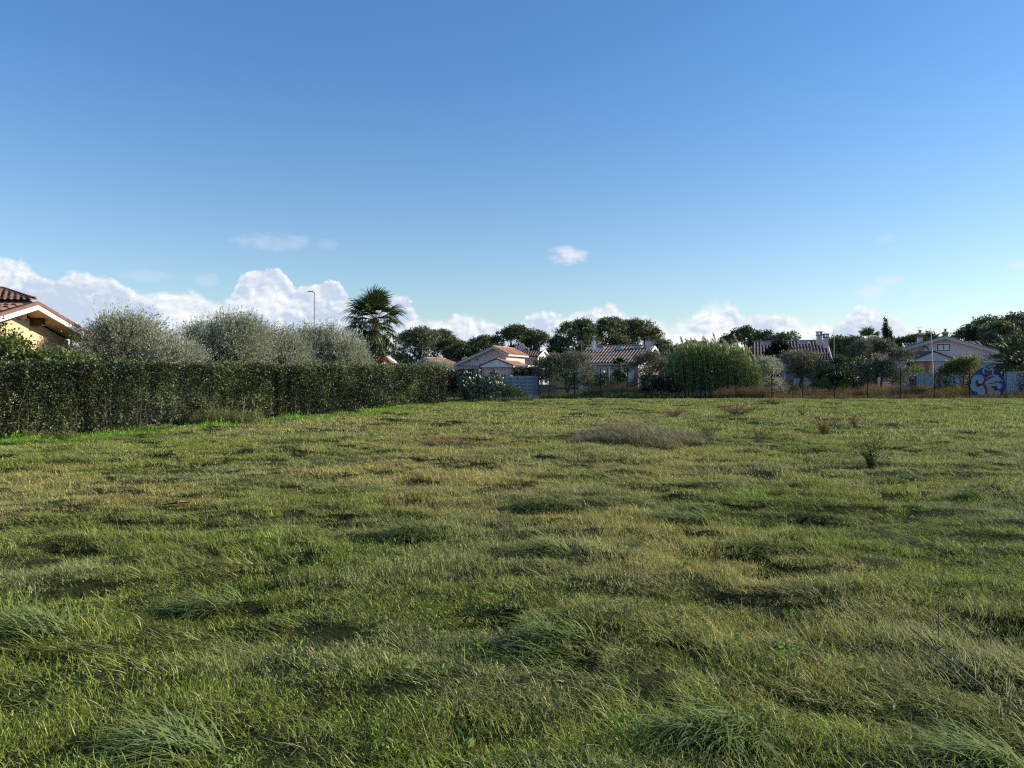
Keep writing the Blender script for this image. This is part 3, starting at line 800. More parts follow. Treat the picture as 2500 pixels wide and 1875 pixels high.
def skylight(rf, q, u0, u1, v0, v1):
    e0, e1, r1, r0 = q
    f = lambda u, v: (e0*(1-u)+e1*u)*(1-v)+(r0*(1-u)+r1*u)*v+np.array([0, 0, .12])
    g = G(); g.slab([f(u0, v0), f(u1, v0), f(u1, v1), f(u0, v1)], .12); s_ = g.build('skylight', M['gatepale'], rf)
    g = G(); m = .12
    g.slab([f(u0+(u1-u0)*m, v0+(v1-v0)*m)+(0, 0, .02), f(u1-(u1-u0)*m, v0+(v1-v0)*m)+(0, 0, .02), f(u1-(u1-u0)*m, v1-(v1-v0)*m)+(0, 0, .02), f(u0+(u1-u0)*m, v1-(v1-v0)*m)+(0, 0, .02)], .015)
    g.build('pane', M['glass'], s_)


hB, rB, qB = far_house('house with long dark tiled roof behind the small palm, left of the reeds', P(1398, 78, 887), P(1567, 77, 885), P(1598, 83.5, 844), P(1433, 84.5, 847))
for u0, u1 in ((.15, .29), (.47, .55), (.70, .84)): skylight(rB, qB, u0, u1, .80, .93)
chimney(hB, P(1450, 82.6, 856), .45, 1.0, 'flat', 'white'); chimney(hB, P(1583, 82.4, 852), .5, .85, 'flat', 'pink2')
g = G(); p_ = np.array(P(1450, 82.2, 850)); g.tube([p_, p_+(0, 0, 1.3)], .03, 5); g.tube([p_+(-.2, 0, 1.2), p_+(.2, 0, 1.2)], .03, 5); g.build('antenna', M['white'], hB)
antenna(hB, np.array(P(1420, 80, 870)), 1.6, 4, .8)
antenna(hB, np.array(P(1592, 83, 848)), .6, 2, .9)
g = G(); c1_ = np.array(P(1600, 82.5, 858)); g.add([np.array(P(1592, 80.2, 862))+(.45, 0, 0), np.array(P(1598, 83.5, 850))+(.4, 0, 0), np.array(P(1600, 88, 862))+(.4, 0, 0)], [], [[0, 2, 1]]); g.build('gable_panel', M['ochre'], hB)

hC, rC, qC = far_house('house with long weathered roof and two chimneys, right of the reeds', P(1838, 78, 882), P(2030, 76, 877), P(2018, 83.5, 832), P(1838, 84.5, 836))
for u0, u1 in ((.12, .25), (.33, .40), (.62, .76)): skylight(rC, qC, u0, u1, .82, .94)
chimney(hC, P(2000, 81.5, 843), .42, 1.0, 'flat', 'pink2'); chimney(hC, P(2016, 80.0, 850), .42, 1.05, 'flat', 'pink2')
g = G(); g.slab([P(1976, 74.5, 879), P(2032, 74.5, 879), P(2026, 77.5, 862), P(1992, 77.5, 862)], .1); pr_ = g.build('porch_roof', M['channel'], hC)
g = G(); ribs(g, P(1976, 74.5, 879), P(2032, 74.5, 879), P(2026, 77.5, 862), P(1992, 77.5, 862), .3, .1, 3); tag(g.build('tiling', M['dkbrown'], pr_), kind='stuff')
g = G(); g.box(np.array(P(2022, 75.4, 905)), (.9, .8, 2.3)); g.build('porch_wall', M['terra'], hC)
g = G(); g.box(np.array(P(2004, 74.45, 881)), (2.2, .1, .14)); g.build('gutter', M['greytrim'], hC)
g = G(); g.tube([P(2012, 74.8, 880), P(2012, 74.8, 935)], .05, 6); g.build('downpipe', M['post'], hC)
antenna(hC, np.array(P(1988, 83, 836)), .5, 1, .5)

# ---- right house with attic window
a = math.radians(24); d = 78; wv = d/F; C = P(2306, d, 905)
hr = root('house', (0, 0, 0), 'pale lilac house with attic window, porch gable and capped chimneys near the round mural', 'house', 'houses with weathered roofs')
zt = lambda py, d=78: CAMZ+(HZ-py)/F*d
g = G(); walls(g, C, a, [(-76*wv, zt(845)), (0, zt(825)), (104*wv, zt(856))], 9); g.build('wall', M['pink2'], hr)
roof_pair(hr, C, a, -86*wv, zt(847.5), 0, zt(821), 112*wv, zt(859), 9, over=.5, tile='tiledark', sp=.3)
w_ = window(hr, loc2(C, a, -2*wv, 0, zt(848.5)), 1.05, .62, a, frame='dkbrown')
g = G(); c = loc2(C, a, -2*wv, -.012, zt(848.5)); g.box(c, (1.35, .02, .9), -a); g.build('window_surround', M['white'], hr)
chimney(hr, loc2(C, a, -50*wv, 2.4, zt(842)), .42, .85, 'hood', 'pink2'); chimney(hr, loc2(C, a, 5*wv, 1.6, zt(828)), .36, .32, 'hood', 'pink2')
antenna(hr, loc2(C, a, -52*wv, 2.6, zt(815)), .9, 1, .9)
# left rear wing
lc = loc2(C, a, -104*wv, 3.0, 0)
g = G(); g.box(lc+(1.4, 1.5, zt(853)/2), (3.8, 3.0, zt(853))); g.build('side_wing', M['pink2'], hr)
e0, e1, r1, r0 = np.array(P(2214, 80.2, 852)), np.array(P(2256, 80.2, 850)), np.array(P(2246, 83, 837)), np.array(P(2205, 83, 838))
g = G(); g.slab([e0, e1, r1, r0], .12); q_ = g.build('wing_roof', M['channel'], hr); g = G(); ribs(g, e0, e1, r1, r0, .3, .1, 3); tag(g.build('tiling', M['tiledark'], q_), kind='stuff')
g = G(); g.slab([e0+(-.02, -.02, .02), r0+(-.02, 0, .02), r0+(-.12, 0, .02), e0+(-.12, -.02, .02)], .25); g.build('wing_fascia', M['white'], hr)
# tiled roof behind on the right
e0, e1, r1, r0 = np.array(P(2376, 86, 847)), np.array(P(2402, 86, 847)), np.array(P(2390, 89, 833)), np.array(P(2345, 89, 833))
g = G(); g.slab([e0, e1, r1, r0], .12); q_ = g.build('rear_roof', M['channel'], hr); g = G(); ribs(g, e0, e1, r1, r0, .34, .12, 1); tag(g.build('tiling', M['tiledark'], q_), kind='stuff')
# porch
d2 = 74; ap, le, re_ = np.array(P(2279, d2, 858)), np.array(P(2231, d2, 878)), np.array(P(2329, d2, 876))
g = G(); bk = np.array([0, 4.2, 0])
g.add([le, re_, ap, le+(0, .06, 0), re_+(0, .06, 0), ap+(0, .06, 0)], [[0, 3, 5, 2], [1, 2, 5, 4], [0, 1, 4, 3]], [[0, 2, 1], [3, 4, 5]]); g.build('porch_gable', M['pink2'], hr)
g = G(); g.slab([le+(-.1, -.1, .0), ap+(0, -.1, .08), ap+bk+(0, 0, .08), le+bk+(-.1, 0, 0)], .1); g.slab([ap+(0, -.1, .08), re_+(.1, -.1, 0), re_+bk+(.1, 0, 0), ap+bk+(0, 0, .08)], .1)
g.slab([np.array(P(2214, d2+1.5, 881)), le+(-.1, .0, -.02), ap+(-1.2, 1.2, -.45), np.array(P(2222, d2+4, 872))], .1)
g.build('porch_roof', M['dkbrown'], hr)
g = G(); g.slab([le+(-.6, -.02, -.02), re_+(0, -.02, -.02), re_+(0, .06, -.02), le+(-.6, .06, -.02)], .14); g.build('porch_beam', M['white'], hr)
g = G(); g.box(np.array(P(2292, d2+2.0, 930))+(0, 0, .4), (2.7, 3.6, 3.0)); g.build('porch_wall', M['pink2'], hr)
for px in (2238, 2262):
    g = G(); p_ = np.array(P(px, d2+.3, 880)); g.box((p_[0], p_[1], p_[2]/2), (.28, .28, p_[2]-.1)); g.build('porch_pillar', M['pinkred'], hr)
g = G(); g.box(np.array(P(2240, d2+3.6, 905)), (2.0, .1, 2.6)); g.build('porch_back', M['dkbrown'], hr)
g = G(); g.box(np.array(P(2248, d2+3.4, 900)), (.6, .1, 1.9)); g.build('door', M['ochre'], hr)
# carport beam on the right
g = G(); g.box(np.array(P(2385, 73, 878)), (3.4, 3.0, .16)); g.build('carport_roof', M['greytrim'], hr)
g = G(); g.box(np.array(P(2395, 71.6, 886)), (4.0, .1, .12)); g.build('carport_beam', M['greytrim'], hr)
for px in (2352, 2396, 2438):
    g = G(); p_ = np.array(P(px, 71.7, 880)); g.box((p_[0], p_[1], 1.3), (.09, .09, 2.6)); g.build('carport_post', M['post'], hr)
for (px, py, w__, h__) in ((2248, 856, .5, .5), (2230, 862, .8, .35)):
    g = G(); g.box(np.array(P(px, 77.4, py)), (w__, .25, h__)); g.build('shutter', M['pinkred'], hr)
g = G(); q = [P(2251, 77.3, 846), P(2264, 77.2, 848), P(2266, 77.2, 852), P(2266, 77.2, 861)]; g.tube(q, .06, 6); g.build('downpipe', M['post'], hr)

# ---- lamp post far behind the olives
lp = root('street_lamp', P(768, 80, 985)*1.0, 'tall slim street lamp standing behind the olive trees', 'street lamp'); lp.location.z = 0
hT = CAMZ+(HZ-715)/F*80
g = G(); g.tube([(0, 0, 0), (0, 0, hT)], [.09, .05], 8); g.build('pole', M['steel'], lp)
g = G(); g.tube([(0.05, 0, hT-.05), (-.15, -.05, hT+.08), (-.25, -.05, hT+.12)], .04, 6); g.box((-.42, -.05, hT+.15), (.5, .2, .08)); g.build('lamp_head', M['gate'], lp)

# ---- gate, pillars, wall
gt_ = root('sliding_gate', P(1269, 50, 973), 'blue-grey slatted metal gate between two metal pillars beside the prickly pear', 'gate'); gt_.location.z = 0
gx = (1269-1250)/F*50
X0, X1 = (1233-1269)/F*50, (1305-1269)/F*50; zT = CAMZ+(HZ-918)/F*50
g = G(); g.box(((X0+X1)/2, 0, zT-.02), (X1-X0, .05, .05)); g.box(((X0+X1)/2, 0, .10), (X1-X0, .05, .06))
for k in range(5): g.box((X0+(X1-X0)*k/4, 0, zT/2), (.045, .055, zT-.1))
g.build('gate_frame', M['gatepale'], gt_)
sl0 = None; bay = (X1-X0)/4
for k in range(4):
    for j in range(14):
        z = .2+j*(zT-.26)/13.5
        if sl0 is None:
            g = G(); g.box((0, 0, 0), (bay-.06, .018, .062)); sl0 = g.build('slat', M['gatepale'], gt_); o = sl0
        else: o = dup(sl0, gt_)
        o.location = (X0+bay*(k+.5), 0, z); o.rotation_euler = (-.5, 0, 0)
g = G(); g.box(((X0+X1)/2, .06, zT/2), (X1-X0, .015, zT-.15)); g.build('backing_panel', M['post'], gt_)
for px0, px1, lab in ((1217, 1232, 'left of'), (1306, 1315, 'right of')):
    r = root('gate_pillar', (((px0+px1)/2-1250)/F*50, 50.0, 0), 'blue-grey metal pillar %s the slatted gate' % lab, 'pillar', 'gate pillars')
    w = (px1-px0)/F*50
    g = G(); g.box((0, 0, zT/2), (w*.9, .12, zT)); g.build('panel', M['gate'], r)
    for sx in (-1, 1):
        g = G(); g.box((sx*w*.45, 0, zT/2+.06), (.07, .16, zT+.15)); g.build('post', M['gate'], r)
rl = root('ramp_railing', P(1275, 49.2, 975), 'low grey railing with sloping handrail in front of the slatted gate', 'railing'); rl.location.z = 0
g = G(); h_ = .68; g.box((-.42, 0, .36), (.10, .06, .78)); g.tube([(-.42, 0, h_+.02), (-.05, 0, h_+.02), (.42, 0, .05)], .022, 6); g.tube([(-.42, 0, .06), (.42, 0, .06)], .02, 6); g.build('handrail', M['post'], rl)
b0_ = None
for k in range(12):
    x = -.34+k*.062; hh = h_ if x < -.05 else max(.1, h_*(1-(x+.05)/.47))
    g = G(); g.box((x, 0, .06+hh/2), (.02, .02, hh-.04)); g.build('bar', M['gatepale'], rl)
kb = root('kerb_block', (P(1294, 48.9, 0)[0], 48.9, 0), 'grey concrete threshold at the foot of the gate', 'kerb')
g = G(); g.box((0, 0, .08), (1.1, .35, .2)); g.build('slab', M['concrete'], kb); g = G(); g.box((.05, 0, .2), (.9, .25, .03)); g.build('top_rail', M['gatepale'], kb)
wl_ = root('garden_wall', (P(1330, 51, 0)[0], 51, 0), 'low grey wall running right of the gate behind the olive', 'wall')
g = G(); g.box((.0, 0, .4), (1.5, .2, .85)); g.build('wall', M['wood'], wl_); g = G(); g.box((.0, 0, .86), (1.6, .26, .07)); g.build('coping', M['wood'], wl_)
wl_ = root('garden_wall', (P(1212, 56, 0)[0], 56, 0), 'low grey wall with tile coping behind the prickly pear', 'wall')
g = G(); g.box((0, 0, .7), (2.0, .2, 1.45)); g.build('wall', M['greytrim'], wl_)
tl = None
for k in range(9):
    if tl is None: g = G(); g.tube([(0, -.14, 0), (0, .14, .0)], .075, 8); tl = g.build('coping_tile', M['tile'], wl_); o = tl
    else: o = dup(tl, wl_)
    o.location = (-.9+k*.22, 0, 1.44)

# ---- chain-link fence
fn = root('chain_link_fence', (0, 49.5, 0), 'rusty chain-link fence on thin dark posts along the far edge of the field', 'fence')
FX = [1315, 1341, 1402, 1466, 1531, 1626, 1710, 1797, 1884, 1960, 2038, 2118, 2198, 2281, 2367, 2456, 2540, 2625]
p0_ = None
for px in FX:
    x = (px-1250)/F*49.5
    if p0_ is None: g = G(); g.box((0, 0, .92), (.045, .045, 2.05)); p0_ = g.build('post', M['post'], fn); o = p0_
    else: o = dup(p0_, fn)
    o.location = (x, 0, float(gz(x, 49.5))); o.rotation_euler = (0, random.Random(px).uniform(-.02, .02), 0)
g = G(); xa_, xb_ = (1315-1250)/F*49.5, (2625-1250)/F*49.5
for z in (.06, .95, 1.85): g.tube([(xa_, -.03, z), (xb_, -.03, z)], .003, 4)
g.build('tension_wire', M['wire'], fn)
g = G(); st = .075; n_ = int((xb_-xa_)/st)
Hh = 1.79
for sgn in (-1, 1):
    xs_ = xa_+np.arange(n_)*st
    A = np.stack([xs_, np.full(n_, -.035+sgn*.004), np.full(n_, .06)], 1); B = A+np.array([sgn*Hh*.9, 0, Hh])
    keep = (B[:, 0] > xa_) & (B[:, 0] < xb_); A = A[keep]; B = B[keep]; w = .0012
    dv = np.array([w, 0, 0]); du = np.array([0, w, 0])
    V = np.stack([A-dv, A+dv, B+dv, B-dv, A-du, A+du, B+du, B-du], 1); i_ = np.arange(len(A))[:, None]*8
    g.add(V.reshape(-1, 3), np.concatenate([i_+np.array([0, 1, 2, 3]), i_+np.array([4, 5, 6, 7])]))
tag(g.build('wire_mesh', M['wire'], fn), kind='stuff')
wp = root('wooden_post', P(1485, 52, 0), 'thick weathered wooden post behind the fence near the small palm', 'post'); wp.location.z = 0
g = G(); g.tube([(0, 0, -.1), (.01, 0, 1.0), (0, 0, CAMZ+(HZ-898)/F*52)], [.10, .095, .08], 8); g.build('stake', M['wood'], wp)
for px, py, dd, lab in ((1472, 910, 62, 'white street light globe on a short pole in the garden left of the small palm'),):
    r = root('garden_lamp', P(px, dd, 0), lab, 'lamp'); r.location.z = 0; z = CAMZ+(HZ-py)/F*dd
    g = G(); g.tube([(0, 0, 0), (0, 0, z)], .03, 6); g.build('pole', M['steel'], r)
    g = G(); g.tube([(0, 0, z-.05), (0, 0, z+.02), (0, 0, z+.12), (0, 0, z+.16)], [.08, .16, .15, .06], 10); g.build('globe', M['white'], r)
r = root('thin_mast', (P(2281, 50.2, 0)[0], 50.2, 0), 'thin white leaning rod tied to the fence post in front of the lilac house', 'pole')
g = G(); zt_ = CAMZ+(HZ-797)/F*50.2; g.tube([(0, 0, .0), (-.08, 0, 1.9), (-.22, 0, zt_)], [.028, .022, .010], 6); g.build('rod', M['white'], r)
g = G(); g.tube([(-.17, 0, 3.0), (-.25, 0, 4.0), (-.22, 0, zt_)], .006, 4); g.build('loose_wire', M['steel'], r)
r = root('thin_mast', (P(2036, 60, 0)[0], 60, 0), 'thin pale upright mast right of the two-chimney roof', 'pole')
g = G(); g.tube([(0, 0, 0), (0, 0, CAMZ+(HZ-805)/F*60)], [.03, .018], 6); g.build('rod', M['greytrim'], r)
# pale board on a dark low wall
r = root('garden_counter', (P(1917, 57, 0)[0], 57, 0), 'pale blue-grey slab on a dark low block under the olive behind the fence', 'counter')
g = G(); g.box((0, 0, 1.27), (1.15, .5, .2)); g.build('slab', M['sheet'], r); g = G(); g.box((.02, .1, .55), (1.05, .4, 1.2)); g.build('block', M['concrete'], r)

# ---- pale sheet-metal fence on the right
def sheet_fence(px0, px1, d, top_py, label, lattice=None):
    x0, x1 = (px0-1250)/F*d, (px1-1250)/F*d; z = CAMZ+(HZ-top_py)/F*d
    r = root('sheet_fence', ((x0+x1)/2, d, 0), label, 'fence', 'pale blue sheet fences'); w = (x1-x0)
    n = max(1, round(w/.62)); pw = w/n; p_ = None
    for k in range(n):
        if p_ is None:
            g = G(); c = 8; V = []
            for j in range(c*2+2):
                x = -pw/2+pw*(j//2)/c+(.0 if j % 2 == 0 else .35*pw/c); yy = 0 if (j//2) % 2 == 0 else .035
                x = min(x, pw/2)
                V += [(x, yy, .05), (x, yy, z)]
            m = len(V)//2
            V2 = [(a_, b_+.01, c_) for a_, b_, c_ in V]
            Q = [[2*i, 2*i+2, 2*i+3, 2*i+1] for i in range(m-1)]+[[2*m+2*i, 2*m+2*i+1, 2*m+2*i+3, 2*m+2*i+2] for i in range(m-1)]
            g.add(V+V2, Q); p_ = g.build('panel', M['sheet'], r); o = p_
        else: o = dup(p_, r)
        o.location = (-w/2+pw*(k+.5), 0, 0); o.rotation_euler = (0, 0, random.Random(k).uniform(-.015, .015))
    g = G(); g.box((0, 0, z+.02), (w, .08, .05)); g.build('top_rail', M['greytrim'], r)
    if lattice:
        xl = (lattice-1250)/F*d-(x0+x1)/2
        g = G()
        for k in range(6): g.box((xl, -.04, .65+k*.14), (.46, .03, .05))
        for k in range(3): g.box((xl-.2+k*.2, -.045, 1.0), (.04, .03, .85))
        g.build('lattice', M['post'], r)
    return r


sheet_fence(2196, 2345, 58, 912, 'pale blue corrugated sheet fence with dark lattice panel left of the round mural', 2228)
sheet_fence(2452, 2640, 55, 909, 'pale blue corrugated sheet fence right of the round mural, under the date palm')
sheet_fence(2380, 2432, 66, 885, 'upper grey-green metal sheet standing behind the round mural below the carport')

# ---- round mural
mu = root('round_mural', (P(2411, 50.6, 0)[0], 50.6, 0), 'round board painted blue with fat pale spray-paint letters and dark red outlines', 'mural')
R_ = 1.14; cz = CAMZ+(HZ-940)/F*50.6
g = G(); g.tube([(0, .05, cz), (0, 0, cz)], R_, 56); g.build('board', M['blue'], mu)
layer = [0]
def m2(x, y): return ((x-1230)/470*R_, (770-y)/470*R_)
def ribbon(pts, w, mat, name='painted_letter'):
    layer[0] += 1; yv = -.002-.0022*layer[0]
    p = np.array([m2(*q) for q in pts]); 
    t_ = np.linspace(0, len(p)-1, len(p)*6-5); i = np.minimum(t_.astype(int), len(p)-2); f = t_-i
    pm_ = np.vstack([2*p[0]-p[1], p, 2*p[-1]-p[-2]]); a_, b_, c_, d_ = pm_[i], pm_[i+1], pm_[i+2], pm_[i+3]; f = f[:, None]
    q = .5*((2*b_)+(-a_+c_)*f+(2*a_-5*b_+4*c_-d_)*f**2+(-a_+3*b_-3*c_+d_)*f**3)
    ww = w/470*R_/2; q = np.vstack([q[:-1]*(1-u)+q[1:]*u for u in (0, .33, .67)]+[q[-1:]])
    gx_ = np.arange(q[:, 0].min()-ww, q[:, 0].max()+ww+.01, .011); gy_ = np.arange(q[:, 1].min()-ww, q[:, 1].max()+ww+.01, .011)
    D_ = np.min(np.hypot(gx_[None, :, None]-q[:, 0], gy_[:, None, None]-q[:, 1]), axis=2) < ww
    V = []; Qd = []
    for r_i, row in enumerate(D_):                      # one strip per row, so nothing overlaps
        e = np.flatnonzero(np.diff(np.concatenate([[0], row.astype(int), [0]])))
        for a1, b1 in zip(e[::2], e[1::2]):
            xa1, xb1, za, zb = gx_[a1], gx_[b1-1]+.011, gy_[r_i]+cz, gy_[r_i]+.011+cz
            Qd.append([len(V)+j for j in range(4)]); V += [(xa1, yv, za), (xb1, yv, za), (xb1, yv, zb), (xa1, yv, zb)]
    g = G(); g.add(V, Qd); return g.build(name, M[mat], mu)
def blob(c, rx, ry, mat, name='painted_letter', pts=None):
    layer[0] += 1; yv = -.002-.0022*layer[0]
    if pts is None: pts = [(c[0]+rx*math.cos(t_), c[1]+ry*math.sin(t_)) for t_ in np.linspace(0, 2*math.pi, 28, endpoint=False)]
    p = [m2(*q) for q in pts]; cc = np.mean(p, 0)
    V = [(cc[0], yv, cc[1]+cz)]+[(x, yv, z+cz) for x, z in p]; n = len(p)
    g = G(); g.add(V, [], [[0, 1+j, 1+(j+1) % n] for j in range(n)]); return g.build(name, M[mat], mu)
def circ_clip(q):
    v = np.array(q)-np.array([1230, 770]); l = np.linalg.norm(v); return tuple(np.array([1230, 770])+v*min(1, 462/l))
blob(None, 0, 0, 'mred', 'painted_ground', pts=[circ_clip(q) for q in ((770, 650), (900, 560), (1100, 560), (1260, 700), (1200, 800), (1250, 860), (1150, 900), (980, 960), (860, 900), (780, 870))])
A1 = [(1030, 690), (1060, 620), (1000, 580), (900, 590), (860, 660), (870, 740), (830, 800), (870, 850), (960, 890), (1030, 950)]
A2 = [(1520, 620), (1440, 600), (1330, 650), (1210, 720), (1230, 760), (1350, 745), (1470, 740), (1530, 780), (1530, 830)]
ribbon(A1, 165, 'mdark'); ribbon(A2, 150, 'mdark')
blob((1060, 940), 125, 140, 'mdark'); blob((1060, 850), 85, 85, 'mdark')
blob((1310, 940), 118, 125, 'mred'); 
ribbon(A1, 135, 'mwhite'); ribbon(A2, 118, 'mwhite')
blob((1060, 940), 108, 124, 'mwhite'); blob((1062, 850), 68, 72, 'mwhite')
blob((1310, 940), 100, 108, 'mbeige'); blob((1480, 985), 85, 75, 'mbeige'); blob((1250, 840), 55, 55, 'mbeige')
blob(None, 0, 0, 'mred', 'painted_ground', pts=[(1090, 500), (1180, 440), (1240, 400), (1310, 430), (1350, 500), (1280, 525), (1180, 515)])
ribbon([(1125, 470), (1100, 400), (1130, 350), (1190, 340), (1225, 385)], 42, 'mwhite'); ribbon([(1275, 390), (1320, 345), (1370, 380), (1350, 450), (1390, 510), (1500, 530)], 40, 'mwhite')
ribbon([(840, 530), (950, 500), (1060, 520), (1150, 590), (1230, 610)], 22, 'mbeige'); ribbon([(1230, 560), (1290, 530), (1340, 530)], 34, 'mbeige')
ribbon([(780, 910), (860, 930), (910, 990)], 20, 'mbeige'); blob((1485, 880), 48, 26, 'mred')
ribbon([(905, 690), (960, 740), (1050, 750)], 26, 'mdark'); ribbon([(1250, 722), (1330, 722), (1480, 700), (1560, 715)], 16, 'mdark')
for (x, y, r_) in ((1600, 650, 30), (1560, 590, 14), (1620, 780, 22), (900, 440, 14), (870, 480, 10), (980, 430, 12)): blob((x, y), r_, r_*.6, 'mwhite')
g = G(); g.box((-.7, .12, .5), (.07, .07, 1.2)); g.build('support_post', M['post'], mu)
g = G(); g.box((.7, .12, .5), (.07, .07, 1.2)); g.build('support_post', M['post'], mu)

# ---- items glimpsed through the hedge
for (px, py, dd, r_, lab) in ((355, 1003, 26.3, .15, 'orange terracotta pot glimpsed low behind the hedge, left of the two smaller pots'), (414, 988, 27.2, .11, 'small orange pot glimpsed through the hedge beside the dark gap'),
                            (658, 995, 31.4, .11, 'small orange pot glimpsed through the hedge below the second olive')):
    p_ = P(px, dd, py); r = root('plant_pot', (p_[0], p_[1], 0), lab, 'plant pot', 'orange pots behind the hedge')
    z = p_[2]; g = G(); g.tube([(0, 0, max(0, z-.2)), (0, 0, z+.12), (0, 0, z+.14), (0, 0, z+.18)], [r_*.7, r_, r_*1.15, r_*1.15], 12); g.build('pot', M['terrapot'], r)
    g = G(); g.box((0, 0, max(0, z-.2)/2), (.4, .4, max(.05, z-.2))); g.build('stand', M['white'], r)
for (px0, px1, py0, py1, dd, lab) in ((75, 125, 970, 1030, 22.6, 'white garden wall glimpsed through the hedge near its left end'), (315, 345, 1010, 1035, 26.0, 'white low wall glimpsed through the hedge left of the orange pot'),
                                       (425, 470, 955, 1000, 27.8, 'white garden wall glimpsed through the hedge right of the orange pots')):
    p_, q_ = P(px0, dd, py0), P(px1, dd, py1)
    r = root('garden_wall', ((p_[0]+q_[0])/2, dd, 0), lab, 'wall', 'white walls behind the hedge')
    g = G(); g.box((0, 0, p_[2]/2), (q_[0]-p_[0], .15, p_[2])); g.build('wall', M['white'], r)
    g = G(); g.box((0, 0, p_[2]+.02), (q_[0]-p_[0]+.06, .2, .04)); g.build('coping', M['greytrim'], r)

# ================================================================ VEGETATION
# ---- clipped hedge
rng = np.random.default_rng(7)
hd = root('hedge', (0, 0, 0), 'long clipped dark green hedge running along the left side of the field', 'hedge')
HL = np.linalg.norm(H1-H0)
def hedge_pts(n, face):
    s = rng.random(n)*HL; q = rng.random(n)
    top = 1.80+.16*s/HL+(fbm(s*.8, s*0+3, 5, 3)-.5)*.22+(fbm(s*3.1, s*0+7, 6, 2)-.5)*.09
    bulge = (fbm(s*.9, q*3, 9, 3)-.5)*.30
    if face == 0: z = .08+q*(top-.08); off = .02+bulge*1.3-np.abs(rng.normal(size=n))*.12
    elif face == 1: z = top+rng.normal(size=n)*.05; off = -rng.random(n)*.9
    elif face == 2: z = .1+q*(top-.1); off = -.9+rng.normal(size=n)*.08
    elif face == 4: z = .1+q*(top-.15); off = -rng.uniform(.12, .75, n)
    else: z = .1+q*(top-.1); off = -rng.random(n)*.9
    if face == 3: s = HL-.1+rng.normal(size=n)*.1
    return s, off, z
def holes(s, z): return fbm(s*1.9, z*2.6, 31, 3)
g = G()
for face, n in ((0, 105000), (1, 34000), (2, 52000), (3, 9000), (4, 42000)):
    s, off, z = hedge_pts(n, face)
    dens = holes(s, z); gapz = fbm(s*1.3, z*.25+3, 88, 2) > .70; dens = np.where((s > 12.2) & (s < 17.5) & (z < 1.25), dens, np.maximum(dens, .37))
    lown = np.clip((.55-z)/.5, 0, 1)
    if face == 0: off = np.where(gapz, off-.22, off)
    keep = rng.random(n) < np.where(s < 10, 1.6, 1)*np.clip((dens-.20)*6.0, .12, 1)*(1-.45*lown)
    if face == 2: keep &= (dens > .33) | (s > 18) | (s < 11.5)
    s, off, z = s[keep], off[keep], z[keep]; n = len(s)
    Pn = np.stack([H0[0]+HD[0]*s+HN[0]*off, H0[1]+HD[1]*s+HN[1]*off, z], 1)
    Dn = rng.normal(size=(n, 3))*.75+np.array([HN[0]*.5, HN[1]*.5, .35]) if face != 2 else rng.normal(size=(n, 3))
    cl = fbm(s*5, z*5, 77, 2)
    pt = fbm(s*.55, z*.9, 63, 3)
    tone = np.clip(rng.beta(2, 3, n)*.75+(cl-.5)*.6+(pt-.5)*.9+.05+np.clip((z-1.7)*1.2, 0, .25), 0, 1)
    sz = np.where(s < 14, .070, .080)
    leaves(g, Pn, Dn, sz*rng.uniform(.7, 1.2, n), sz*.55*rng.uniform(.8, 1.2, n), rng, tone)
for i in range(420):
    s = rng.random()*HL; off = -rng.random()*.9; x, y = H0[0]+HD[0]*s+HN[0]*off, H0[1]+HD[1]*s+HN[1]*off
    h = rng.uniform(.08, .30)*(1+(rng.random() < .08)); z = 1.80+.16*s/HL; m = 9; tt = np.linspace(0, 1, m)[:, None]; d_ = np.array([rng.normal()*.3, rng.normal()*.3, 1.])
    leaves(g, np.array([x, y, z])+d_*h*tt, rng.normal(size=(m, 3))*.8+d_*.6, .06, .03, rng, np.clip(rng.normal(.7, .15, m), 0, 1))
g.build('foliage', M['hedge'], hd)
g = G()
for i in range(230):
    s = rng.random()*HL; off = -.3+rng.normal()*.12
    x, y = H0[0]+HD[0]*s+HN[0]*off, H0[1]+HD[1]*s+HN[1]*off; h = rng.uniform(1.1, 1.75)
    g.tube([(x, y, -.05), (x+rng.normal()*.06, y+rng.normal()*.06, h*.5), (x+rng.normal()*.14, y+rng.normal()*.14, h)], [.014, .011, .005], 4, False)
tag(g.build('stem', M['bark_dark'], hd), kind='stuff')
for k, (px, py0, py1, dd) in enumerate(((592, 975, 1030, 27.2), (618, 970, 1005, 28))):
    r = root('thin_stake', P(px, dd, 0), ('thin grey stake leaning on the hedge below the second olive', 'shorter grey stake beside the leaning stake at the hedge')[k], 'stake', 'thin stakes by the hedge'); r.location.z = 0
    z = CAMZ+(HZ-py0)/F*dd; g = G(); g.tube([(0, 0, 0), (.06, 0, z)], .012, 5); g.build('cane', M['steel'], r)

# ---- leafy climber in front of the villa (behind the hedge's left end)
bl = [(-.95, 0, 2.0, .7, .6, .6), (-.1, .2, 1.7, .9, .6, .5), (.7, 0, 1.6, .8, .6, .4), (-.8, .1, 1.5, .9, .6, .7), (.4, .1, 1.4, 1.0, .6, .6), (-1.6, 0, 2.55, .6, .5, .65), (-2.2, 0, 2.2, .9, .6, .9), (1.25, 0, 1.75, .35, .3, .25), (-1.2, .3, .8, 1.2, .6, .7), (.3, .3, .7, 1.0, .6, .6)]
make_tree('climbing_shrub', 'large light green leafy shrub above the hedge in front of the cream villa', 'shrub', (-13.3, 22.3, 0), bl, 'broad', 2300, 8, .09, .078, 3, tr=.05, up=.05, rnd=.8, slen=.3, spread=.6, shell=(.55, 1.05), limbs=8, trunks=3)

